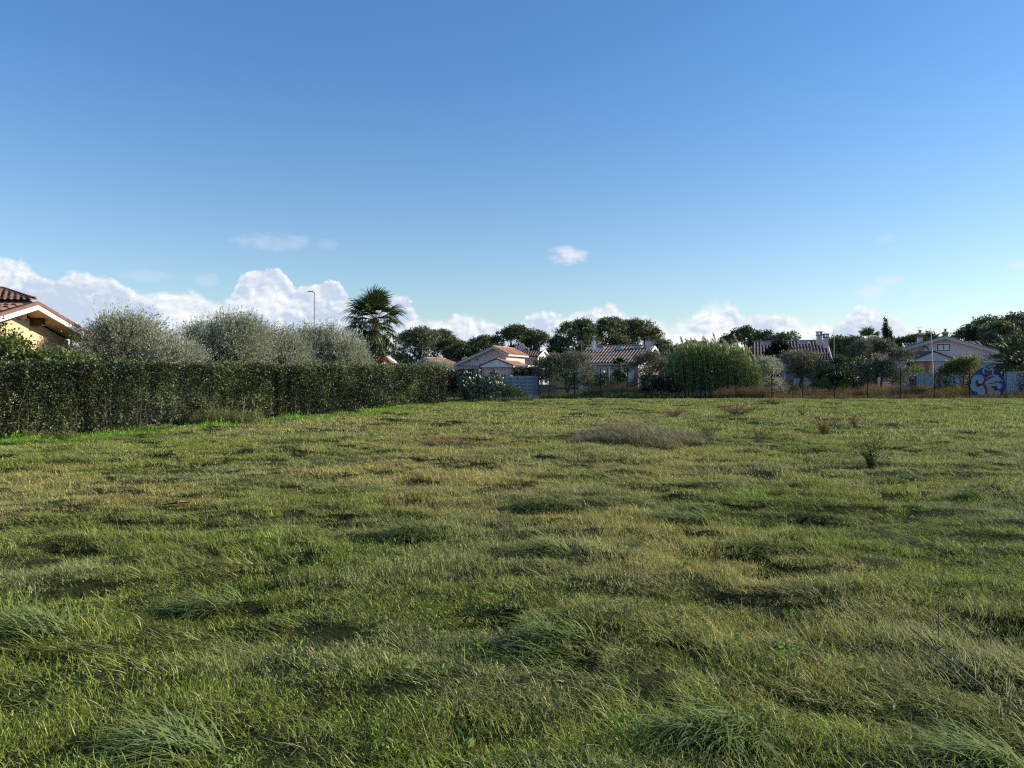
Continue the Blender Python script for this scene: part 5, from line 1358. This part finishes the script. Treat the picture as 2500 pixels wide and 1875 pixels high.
# a continuous far wood closes the horizon
rng = np.random.default_rng(88); bl = []
for i in range(260):
    an = rng.uniform(-1.05, 1.05); dd = rng.uniform(230, 330); s = rng.uniform(2, 4.2)
    bl.append([math.sin(an)*dd, math.cos(an)*dd, rng.uniform(.5, 4.8), s*1.6, s, s])
g = G(); sprays(g, bl, 9000, 7, rng, 1.0, .6, slen=1.6, rnd=.6, shell=(.7, 1)); tag(g.build('far_woodland', M['pine']), 'low dark wood along the horizon', 'woodland', kind='stuff')

# ---- low undergrowth
def weeds_mass(name, label, px0, px1, d0, d1, h, mat, n, seed, hm=None, cat='weeds', kind=None, leafy=0):
    rng = np.random.default_rng(seed); d = rng.uniform(d0, d1, n); px = rng.uniform(px0, px1, n)
    x = (px-1250)/F*d; z = gz(x, d); hh = h*(.35+1.0*fbm(x*1.1, d*.7, seed, 3))*rng.uniform(.5, 1.15, n)
    cx_ = ((px0+px1)/2-1250)/F*(d0+d1)/2; cy_ = (d0+d1)/2
    r = root(name, (cx_, cy_, 0), label, cat)
    g = G(); P_ = np.stack([x-cx_, d-cy_, z-.03], 1)
    blades(g, P_, rng.uniform(0, 6.28, n), hh, .012+.006*rng.random(n), rng.uniform(0, .35, n), rng.uniform(.2, 1.0, n), rng, 2, tone=np.clip(fbm(x*2, d*2, seed+1, 3)*.8+rng.normal(size=n)*.2, 0, 1))
    tt = rng.uniform(.35, 1, (n, 3)); 
    for k in range(3):
        Q_ = P_+np.stack([rng.normal(size=n)*.05, rng.normal(size=n)*.05, hh*tt[:, k]], 1)
        leaves(g, Q_, rng.normal(size=(n, 3))+np.array([0, 0, .6]), .07, .022, rng, np.clip(fbm(x*2, d*2, seed+1, 3)*.8+rng.normal(size=n)*.2, 0, 1))
    tag(g.build('stalk', M[mat], r), kind='stuff')
    return r


weeds_mass('dry_weeds', 'orange-brown dry weeds behind the fence left of the reeds', 1425, 1565, 52, 60, .95, 'dry', 5200, 1)
weeds_mass('dry_weeds', 'orange-brown dry weeds below the dark-trunked olive', 1888, 2125, 52, 61, .85, 'dry', 8500, 2)
weeds_mass('dry_weeds', 'tawny dry weeds in front of the pale blue sheet fence', 2110, 2395, 51, 57, .85, 'dry', 8500, 3)
weeds_mass('dry_weeds', 'brown dry weeds right of the round mural', 2425, 2640, 51, 54, .5, 'dry', 3500, 4)
weeds_mass('dry_reed_stalks', 'dry pinkish reed stalks at the right foot of the reeds', 1740, 1880, 49.5, 52, .75, 'dry_red', 3000, 5)
weeds_mass('fence_undergrowth', 'dark straggly undergrowth along the foot of the fence right of the gate', 1318, 1640, 49.6, 51.5, .45, 'shrub', 4200, 6)
weeds_mass('fence_undergrowth', 'grey-brown straggly undergrowth along the foot of the fence below olives and mural', 1860, 2640, 49.6, 51.5, .32, 'dry_red', 6000, 7)
weeds_mass('hedge_weeds', 'tall yellow-green weeds against the foot of the hedge below the second olive', 455, 640, 25.0, 26.8, .55, 'weed', 1500, 8)
weeds_mass('hedge_weeds', 'brownish grass tufts at the foot of the hedge near the left edge', 20, 185, 19.6, 20.6, .22, 'weed', 500, 18)
weeds_mass('hedge_weeds', 'yellow-green weeds at the foot of the hedge between left edge and second olive', 230, 420, 21.9, 23.9, .22, 'weed', 600, 19)
weeds_mass('cactus_undergrowth', 'dark low weeds under the prickly pear', 1085, 1300, 44.2, 46, .25, 'shrub', 2600, 9)

# ---- single weeds in the field
def bush_weed(label, px, py_base, d, wpx, hpx, mat, seed, n=26,  leaf=.03, name='wiry_weed', grp='wiry weeds in the field', stemmat='dry_red', per=26):
    rng = np.random.default_rng(seed); x = (px-1250)/F*d; r = root(name, (x, d, float(gz(x, d))), label, 'weed', grp)
    h = hpx/F*d; w = wpx/F*d/2; g = G(); gl = G()
    for i in range(n):
        a_ = rng.uniform(0, 6.28); rr = w*math.sqrt(rng.random()); tip = np.array([math.cos(a_)*rr, math.sin(a_)*rr, h*rng.uniform(.6, 1.05)*(1-.3*rr/w)])
        mid = tip*np.array([.35, .35, .55])+rng.normal(size=3)*.02
        g.tube([(0+rng.normal()*.03, rng.normal()*.03, -.04), tuple(mid), tuple(tip)], [.005, .0035, .002], 3, False)
        tt = rng.uniform(.2, 1, per); c = np.where(tt[:, None] < .5, mid*tt[:, None]*2, mid+(tip-mid)*(tt[:, None]-.5)*2)
        leaves(gl, c+rng.normal(size=(per, 3))*.02, rng.normal(size=(per, 3))+np.array([0, 0, .7]), 1.5*leaf*rng.uniform(.6, 1.3, per), leaf*.4, rng, rng.random(per))
    g.build('stem', M[stemmat], r); gl.build('foliage', M[mat], r); return r


zt0 = lambda py: CAMZ*F/(py-HZ)
bush_weed('wiry yellow-brown weed, the larger of the pair at right of the straw heap', 2012, 1058, zt0(1060), 90, 66, 'dry', 701, 34, .035)
bush_weed('smaller wiry brown weed just right of the larger one', 2085, 1040, zt0(1042), 60, 42, 'dry', 702, 22, .035)
bush_weed('leafy yellow-green tall weed standing nearest on the right half', 2125, 1130, zt0(1132), 120, 100, 'weed', 703, 40, .035, 'leafy_weed', None, 'weed')
bush_weed('thin yellow-green weed immediately right of the straw heap', 1735, 1070, zt0(1075), 90, 68, 'weed', 704, 26, .03, 'leafy_weed', None, 'weed')
bush_weed('faint reddish weed patch between straw heap and larger wiry weed', 1850, 1080, zt0(1085), 100, 60, 'dry_red', 705, 22, .025)
bush_weed('brown seed-head weed patch beyond the straw heap, left one', 1645, 1015, zt0(1018), 90, 36, 'dry_red', 706, 40, .04, 'brown_weed', 'brown weeds beyond the straw heap')
bush_weed('brown seed-head weed patch beyond the straw heap, wide right one', 1800, 1015, zt0(1018), 150, 38, 'dry_red', 707, 60, .04, 'brown_weed', 'brown weeds beyond the straw heap')
bush_weed('brown seed-head weed patch near the fence at the foot of the reeds', 1890, 985, zt0(992), 60, 20, 'shrub', 708, 30, .05, 'brown_weed', 'brown weeds beyond the straw heap')
bush_weed('brown weed touching the right of the brown patches', 1960, 1012, zt0(1014), 50, 36, 'weed', 709, 16, .03, 'leafy_weed', None, 'weed')

# straw heap: flattened dead clump
def heap(name, label, x, y, w, dpt, h, n, L_, mat, seed, az0, spread, width=.006, th=(.3, .7, 1.3, 1.9), cat='grass clump', grp=None, seg=4, ragged=0):
    rng = np.random.default_rng(seed); r = root(name, (x, y, float(gz(x, y))), label, cat, grp)
    a_ = rng.uniform(0, 6.28, n); q = np.sqrt(rng.random(n)); px_ = np.cos(a_)*q*w/2; py_ = np.sin(a_)*q*dpt/2
    hh_ = h*np.clip(1-q**2, 0, 1)
    if ragged: q = q*(.75+.5*fbm(np.cos(a_)*2+5, np.sin(a_)*2+5, seed, 2)); px_ = np.cos(a_)*q*w/2; py_ = np.sin(a_)*q*dpt/2; hh_ = h*np.clip(1-q**2, 0, 1)*(.35+1.2*fbm(px_*1.8+9, py_*1.8, seed, 3))
    z = hh_*rng.uniform(.1, 1, n)-.03; z += gz(x+px_, y+py_)-gz(x, y)
    g = G(); blades(g, np.stack([px_, py_, z], 1), az0+rng.normal(size=n)*spread, L_*rng.uniform(.6, 1.3, n), width, rng.uniform(th[0], th[1], n), rng.uniform(th[2], th[3], n), rng, seg)
    tag(g.build('blade', M[mat], r), kind='stuff'); return r


ds = zt0(1088); 
heap('straw_heap', 'long heap of grey-brown dead grass lying in the middle distance', (1545-1250)/F*(ds+1.4), ds+1.4, 3.2, 4.0, .30, 13000, .30, 'heap', 720, 2.8, 1.5, .007, ragged=1)
TG = 'wind-combed grass tussocks'
TUS = [(1365, 1575, .95, .5, .16, 'dark wind-combed tussock in the centre foreground'), (1030, 1315, .8, .4, .12, 'dark wind-combed tussock left of centre in the middle distance'),
       (1350, 1350, .6, .3, .10, 'small combed tussock just right of the dark mid-distance one'), (520, 1462, .8, .4, .13, 'long-bladed tussock left of centre, above the foreground'),
       (60, 1545, 1.0, .45, .12, 'bright green combed tussock at the left edge'), (215, 1130, 1.6, .5, .12, 'dark flattened tussock row near the hedge at left'),
       (2250, 1170, .9, .4, .13, 'small tussock below the leafy tall weed'), (2170, 1180, .9, .4, .12, 'flattened tussock left of the one below the tall weed'),
       (1700, 1265, 1.4, .5, .10, 'broad silvery flattened grass in the right middle distance'), (1350, 1240, 1.5, .5, .08, 'broad silvery flattened grass in the centre middle distance'),
       (2380, 1215, .7, .4, .1, 'silvery tussock near the right edge'), (1750, 1800, .8, .35, .1, 'pale long-bladed tussock at the bottom right of centre'), (2430, 1840, .6, .3, .1, 'pale long-bladed tussock in the bottom right corner'),
       (1880, 1330, .9, .4, .1, 'silvery combed tussock right of the broad flattened grass'), (450, 1820, .6, .3, .08, 'long green blades at the bottom left')]
for i, (px, py, w, dp, h, lab) in enumerate(TUS):
    d = zt0(py); heap('tussock', lab, (px-1250)/F*d, d, w*.62, dp*.9, h*.7, int(480*max(.6, w*1.1)), .34 if d > 6 else .30, 'tussock', 740+i, 3.5+(.5 if i % 2 else -.3), .6, .010 if d > 7 else .0085, (.3, 1.1, 1.5, 2.3), grp=TG)
r = root('dry_stalk', ((952-1250)/F*zt0(1082), zt0(1082), 0), 'single dark upright stalk in the left middle distance', 'stalk')
h = 64/F*zt0(1082); g = G(); g.tube([(.02, 0, -.02), (0, 0, h*.5), (-.02, 0, h)], [.007, .006, .004], 5); g.build('stem', M['dry_red'], r)
for i, (px, py, hp, lab) in enumerate(((1525, 1530, 130, 'left thin brown stalk of the pair in the centre foreground'), (1562, 1545, 175, 'right, taller reddish stalk of the pair in the centre foreground'),
                     (2290, 1560, 200, 'leftmost thin stalk in the right foreground'), (2390, 1580, 170, 'middle thin stalk in the right foreground'), (2422, 1560, 150, 'rightmost thin stalk in the right foreground'),
                     (700, 1340, 90, 'pale bent stalk left of centre'), (745, 1290, 110, 'pale upright straw stalk left of centre'))):
    d = zt0(py); x = (px-1250)/F*d; r = root('dry_stalk', (x, d, float(gz(x, d))), lab, 'stalk', 'thin dry stalks'); h = hp/F*d
    rng = np.random.default_rng(i+900); g = G(); q = [(0, 0, -.03)]+[(rng.normal()*.012*k, 0, h*k/4) for k in range(1, 5)]
    g.tube(q, [.003, .003, .0025, .002, .001], 4); g.build('stem', M['dry_red' if i < 5 else 'straw'], r)
    g = G(); tt = rng.uniform(.3, 1, 16); leaves(g, np.stack([0*tt, 0*tt, tt*h], 1), rng.normal(size=(16, 3))+np.array([0, 0, 1]), .02, .006, rng, .5); g.build('seed_head', M['dry_red'], r)
sp = P(2320, zt0(1660), 1600); r = root('fallen_stick', (sp[0], sp[1], 0), 'brown leaning stick in the right foreground', 'stick'); 
g = G(); g.tube([(-.09, .25, .20), (-.03, .08, .13), (.02, .0, .09), (.08, -.15, .03)], [.003, .005, .006, .005], 6); g.tube([(-.03, .08, .13), (.0, .05, .17)], [.004, .002], 4); g.build('stick', M['bark'], r)
d = zt0(1245); r = root('litter', ((430-1250)/F*d, d, float(gz((430-1250)/F*d, d))), 'dark scrap of litter with a white tip lying in the left middle distance', 'litter')
r.scale = (.7, .7, .55)
g = G(); g.slab([(-.25, -.05, .10), (.05, -.05, .16), (.2, .1, .13), (-.1, .12, .10)], .02); g.build('dark_sheet', M['post'], r)
g = G(); g.slab([(.05, -.07, .15), (.09, -.07, .19), (.12, .0, .17), (.07, .0, .15)], .01); g.build('white_scrap', M['greytrim'], r)
g = G(); g.slab([(-.02, -.08, .15), (.06, -.08, .20), (.06, -.02, .18), (-.02, -.02, .15)], .01); g.build('rusty_scrap', M['terrapot'], r)

# ================================================================ GRASS (uncountable: one object, instanced tufts)
def grass_mat():
    m = bpy.data.materials.new('grass_blade'); m.use_nodes = True; t = NT(m.node_tree)
    b = t.n['Principled BSDF']; b.inputs['Roughness'].default_value = .55; b.inputs['Specular IOR Level'].default_value = .22
    ti = t.new('ShaderNodeAttribute', attribute_name='tint', attribute_type='INSTANCER').outputs['Color']
    to = t.new('ShaderNodeAttribute', attribute_name='tone').outputs['Fac']
    c = t.mix(t.smooth(to, .86, .95), ti, (.50, .45, .23))
    br = t.m('ADD', .55, t.m('MULTIPLY', to, .95))
    vm = t.new('ShaderNodeVectorMath', operation='SCALE'); t.l.new(c, vm.inputs[0]); t.l.new(br, vm.inputs[3]); c = vm.outputs[0]
    t.l.new(c, b.inputs['Base Color'])
    tr = t.new('ShaderNodeBsdfTranslucent'); t.l.new(c, tr.inputs[0]); mx = t.new('ShaderNodeMixShader'); mx.inputs[0].default_value = .34
    t.l.new(b.outputs[0], mx.inputs[1]); t.l.new(tr.outputs[0], mx.inputs[2]); t.l.new(mx.outputs[0], t.n['Material Output'].inputs[0])
    return m


gmat = grass_mat(); pc_ = bpy.data.collections.new('grass_tufts')
def tuft(idx, n, R, h0, h1, w, th0, th1, seed, comb=None, seg=2, tmin=0.0):
    w = w*1.12
    rng = np.random.default_rng(seed); a_ = rng.uniform(0, 6.28, n); q = R*np.sqrt(rng.random(n))
    P_ = np.stack([np.cos(a_)*q, np.sin(a_)*q, np.full(n, -.01)], 1)
    azm = rng.uniform(0, 6.28, n) if comb is None else comb+rng.normal(size=n)*.95
    g = G(); blades(g, P_, azm, rng.uniform(h0, h1, n), w*rng.uniform(.6, 1.3, n), rng.uniform(tmin, th0, n), rng.uniform(th0*.6, th1, n), rng, seg)
    if comb is None and h1 < .13:
        m = n//14; a2 = rng.uniform(0, 6.28, m); q2 = R*np.sqrt(rng.random(m))
        leaves(g, np.stack([np.cos(a2)*q2, np.sin(a2)*q2, rng.uniform(.01, h1*.8, m)], 1), rng.normal(size=(m, 3))+np.array([0, 0, .3]), w*3.8, w*1.7, rng, rng.random(m)*.8)
    o = g.build('tuft_%02d' % idx, gmat, link=False); pc_.objects.link(o)
k = 0; VID = {}
def reg(key, *a, **kw):
    global k
    tuft(k, *a, **kw); VID.setdefault(key, []).append(k); k += 1
for s in range(4): reg('near', 130, .15, .02, .075, .0042, 1.0, 1.9, 1000+s)
for s in range(3): reg('nearlong', 14, .12, .07, .2, .0038, 1.3, 2.1, 1010+s, seg=4, tmin=.3)
for s in range(3): reg('comb', 75, .14, .06, .17, .0042, 1.3, 1.95, 1020+s, comb=3.4, seg=4, tmin=.6)
for s in range(3): reg('mid', 120, .22, .025, .09, .007, 1.0, 1.8, 1030+s)
for s in range(2): reg('midcomb', 75, .22, .06, .18, .007, 1.3, 1.95, 1040+s, comb=3.4, seg=3, tmin=.6)
for s in range(3): reg('far', 110, .36, .03, .11, .014, 1.0, 1.7, 1050+s)
for s in range(2): reg('farcomb', 65, .36, .06, .17, .013, 1.2, 1.9, 1060+s, comb=3.4, seg=3, tmin=.5)
rng = np.random.default_rng(99); XS = []; YS = []; VI = []; SCL = []
def scatter(y0, y1, dens, keys, margin=1.5, soft=0):
    o0, o1 = y0, y1
    area = 0; yy = np.linspace(y0, y1, 50); wid = 2*(yy*.66+margin); y0, y1 = max(1.5, y0-soft), y1+(soft if y1 < 49 else 0); yy = np.linspace(y0, y1, 50); wid = 2*(yy*.66+margin); N = int(getattr(np,"trapezoid",getattr(np,"trapz",None))(wid, yy)*dens)
    y = rng.choice(yy, N, p=wid/wid.sum())+rng.uniform(0, (y1-y0)/49, N); x = rng.uniform(-1, 1, N)*(y*.66+margin)
    pat = fbm(x*.5, y*.6, 41, 3); u = rng.random(N)
    vid = np.where(u < np.clip((pat-.50)*5, .10, .6), 1, 0)
    base = np.array([rng.choice(VID[keys[0]]) for _ in range(N)]); cmb = np.array([rng.choice(VID[keys[1]]) for _ in range(N)])
    v = np.where(vid == 1, cmb, base)
    if soft:
        pr = np.clip((y-(o0-soft))/(2*soft), 0, 1) if o0 > 2 else np.ones(N)
        if o1 < 49: pr = pr*np.clip(((o1+soft)-y)/(2*soft), 0, 1)
        kk = rng.random(N) < pr; x, y, v = x[kk], y[kk], v[kk]
    XS.append(x); YS.append(y); VI.append(v)
for s_i in range(3):                                  # flat broad-leaved weeds and clover among the blades
    rg = np.random.default_rng(1100+s_i); m = (26, 40, 14)[s_i]; a2 = rg.uniform(0, 6.28, m); q2 = .07*np.sqrt(rg.random(m)) if s_i < 2 else np.full(m, .01)
    ln = (.022, .014, .045)[s_i]; dz = np.stack([np.cos(a2), np.sin(a2), np.full(m, .35)], 1)+rg.normal(size=(m, 3))*.15
    g = G(); leaves(g, np.stack([np.cos(a2)*q2, np.sin(a2)*q2, rg.uniform(.02, .07, m)], 1), dz, ln, ln*(.55, .8, .28)[s_i], rg, rg.uniform(.3, .8, m))
    o = g.build('tuft_%02d' % k, gmat, link=False); pc_.objects.link(o); VID.setdefault('broad', []).append(k); k += 1
VID['nc'] = VID['nearlong']+VID['comb']
scatter(1.6, 6.5, 105, ('near', 'nc'), soft=1.2); scatter(6.5, 12, 66, ('near', 'nc'), soft=1.2)
scatter(12, 22, 30, ('mid', 'midcomb'), soft=2.5); scatter(22, 50, 11, ('far', 'farcomb'), soft=3.5)
x = np.concatenate(XS); y = np.concatenate(YS); v = np.concatenate(VI)
isb = (rng.random(len(x)) < .10*np.clip((fbm(x*.9, y*.9, 131, 3)-.52)*8, 0.05, 1)) & (y < 11); v = np.where(isb, rng.choice(VID['broad'], len(x)), v)
hdist = hedge_dist(x, y)
ok_ = ~((hdist < .25) & (y < 43)) & (y < 49.7)
x, y, v, hdist = x[ok_], y[ok_], v[ok_], hdist[ok_]; n = len(x)
z = meshz(x, y)
# tint by place
f1_ = fbm(x*.16+3, y*.22, 51, 4); f2_ = fbm(x*.55, y*.8, 61, 4); f3_ = fbm(x*1.7, y*2.4, 71, 3)
green = np.array([.215, .262, .038]); lush = np.array([.17, .33, .028]); dry_ = np.array([.43, .36, .115]); grey = np.array([.28, .29, .11]); red_ = np.array([.21, .13, .065])
ss = lambda a, lo, hi: np.clip((a-lo)/(hi-lo), 0, 1)**2*(3-2*np.clip((a-lo)/(hi-lo), 0, 1))
wdry = ss(f1_*.6+f2_*.4, .44, .60)
leftmid = np.exp(-(((x+2.5)/5)**2+((y-11)/6)**2)); wdry = np.clip(wdry*.68+leftmid*.28, 0, 1)
wdry *= .75+.25*ss(y, 4.2, 6.0)
wdry *= 1-.45*ss(x/np.maximum(y, 1), .1, .5)*ss(y, 9, 16)
C_ = green[None]*(1-wdry[:, None])+dry_[None]*wdry[:, None]
wl = ss(f2_*.5+f3_*.5, .52, .66)[:, None]*.45*(1-wdry[:, None]); C_ = C_*(1-wl)+lush*wl
wg = ss(fbm(x*.4+9, y*.7, 81, 3), .50, .66)[:, None]*.6; C_ = C_*(1-wg)+grey*wg
wr = np.exp(-(((x+1.35)/1.0)**2+((y-18.2)/.9)**2))[:, None]*.8; C_ = C_*(1-wr)+red_*wr
wh = (ss(2.3-hdist+(f3_-.5)*1.2, 0, .9)*(y < 43)*(.6+.4*(f2_ > .42)))[:, None]; C_ = C_*(1-wh)+np.array([.14, .34, .015])*wh
farg = (ss(y, 22, 42)*.5)[:, None]; C_ = C_*(1-farg)+np.array([.27, .32, .06])*farg
bl_ = np.isin(v, VID['broad'])[:, None]; C_ = np.where(bl_, np.array([.14, .22, .04]), C_)
C_ *= rng.uniform(.68, 1.5, (n, 1))
cmb_ = np.isin(v, VID['comb']+VID['midcomb']+VID['farcomb'])
hgt = .55+1.15*ss(f2_*.45+f3_*.55, .40, .60)*np.where(cmb_, .55, 1)+rng.normal(size=n)*.12
hgt = np.clip(hgt, .72, 1.7); hgt += wh[:, 0]*.7*(hdist < 1.1)
hgt *= 1-.35*ss(y, 30, 48)
me = bpy.data.meshes.new('grass'); me.vertices.add(n); me.vertices.foreach_set('co', np.stack([x, y, z], 1).astype('f4').ravel())
for nm, typ, dat, key in (('vid', 'INT', v.astype('i4'), 'value'), ('rotz', 'FLOAT', None, 'value'), ('scl', 'FLOAT_VECTOR', None, 'vector'), ('tint', 'FLOAT_COLOR', None, 'color')):
    at = me.attributes.new(nm, typ, 'POINT')
    if nm == 'rotz':
        cmbs = np.isin(v, VID['comb']+VID['midcomb']+VID['farcomb'])
        dat = np.where(cmbs, (fbm(x*.45, y*.6, 91, 2)-.5)*3.4+rng.normal(size=n)*.55, rng.uniform(0, 6.28, n)).astype('f4')
    if nm == 'scl': dat = np.stack([np.full(n, 1.), np.full(n, 1.), hgt], 1).astype('f4').ravel()
    if nm == 'tint': dat = np.concatenate([C_, np.ones((n, 1))], 1).astype('f4').ravel()
    at.data.foreach_set(key, dat)
go = bpy.data.objects.new('grass', me); COL.objects.link(go); me.materials.append(gmat)
tag(go, 'rough uneven field grass, green with straw-coloured patches', 'grass', kind='stuff')
nt = bpy.data.node_groups.new('scatter_grass', 'GeometryNodeTree')
nt.interface.new_socket('Geometry', in_out='INPUT', socket_type='NodeSocketGeometry'); nt.interface.new_socket('Geometry', in_out='OUTPUT', socket_type='NodeSocketGeometry')
ni = nt.nodes.new('NodeGroupInput'); no = nt.nodes.new('NodeGroupOutput'); ip = nt.nodes.new('GeometryNodeInstanceOnPoints'); ci = nt.nodes.new('GeometryNodeCollectionInfo')
ci.inputs['Collection'].default_value = pc_; ci.inputs['Separate Children'].default_value = True; ci.inputs['Reset Children'].default_value = True
ip.inputs['Pick Instance'].default_value = True
def attr(nm, dt):
    a_ = nt.nodes.new('GeometryNodeInputNamedAttribute'); a_.data_type = dt; a_.inputs['Name'].default_value = nm
    return [o for o in a_.outputs if o.enabled and o.name == 'Attribute'][0]
cx_ = nt.nodes.new('ShaderNodeCombineXYZ'); nt.links.new(attr('rotz', 'FLOAT'), cx_.inputs[2])
L = nt.links.new
L(ni.outputs[0], ip.inputs['Points']); L(ci.outputs[0], ip.inputs['Instance']); L(attr('vid', 'INT'), ip.inputs['Instance Index'])
L(cx_.outputs[0], ip.inputs['Rotation']); L(attr('scl', 'FLOAT_VECTOR'), ip.inputs['Scale']); L(ip.outputs[0], no.inputs[0])
md = go.modifiers.new('scatter', 'NODES'); md.node_group = nt
print('grass instances', n)
tot = sum(len(o.data.polygons)*2 for o in SC.objects if o.type == 'MESH' )
print('approx tris incl. shared', tot)
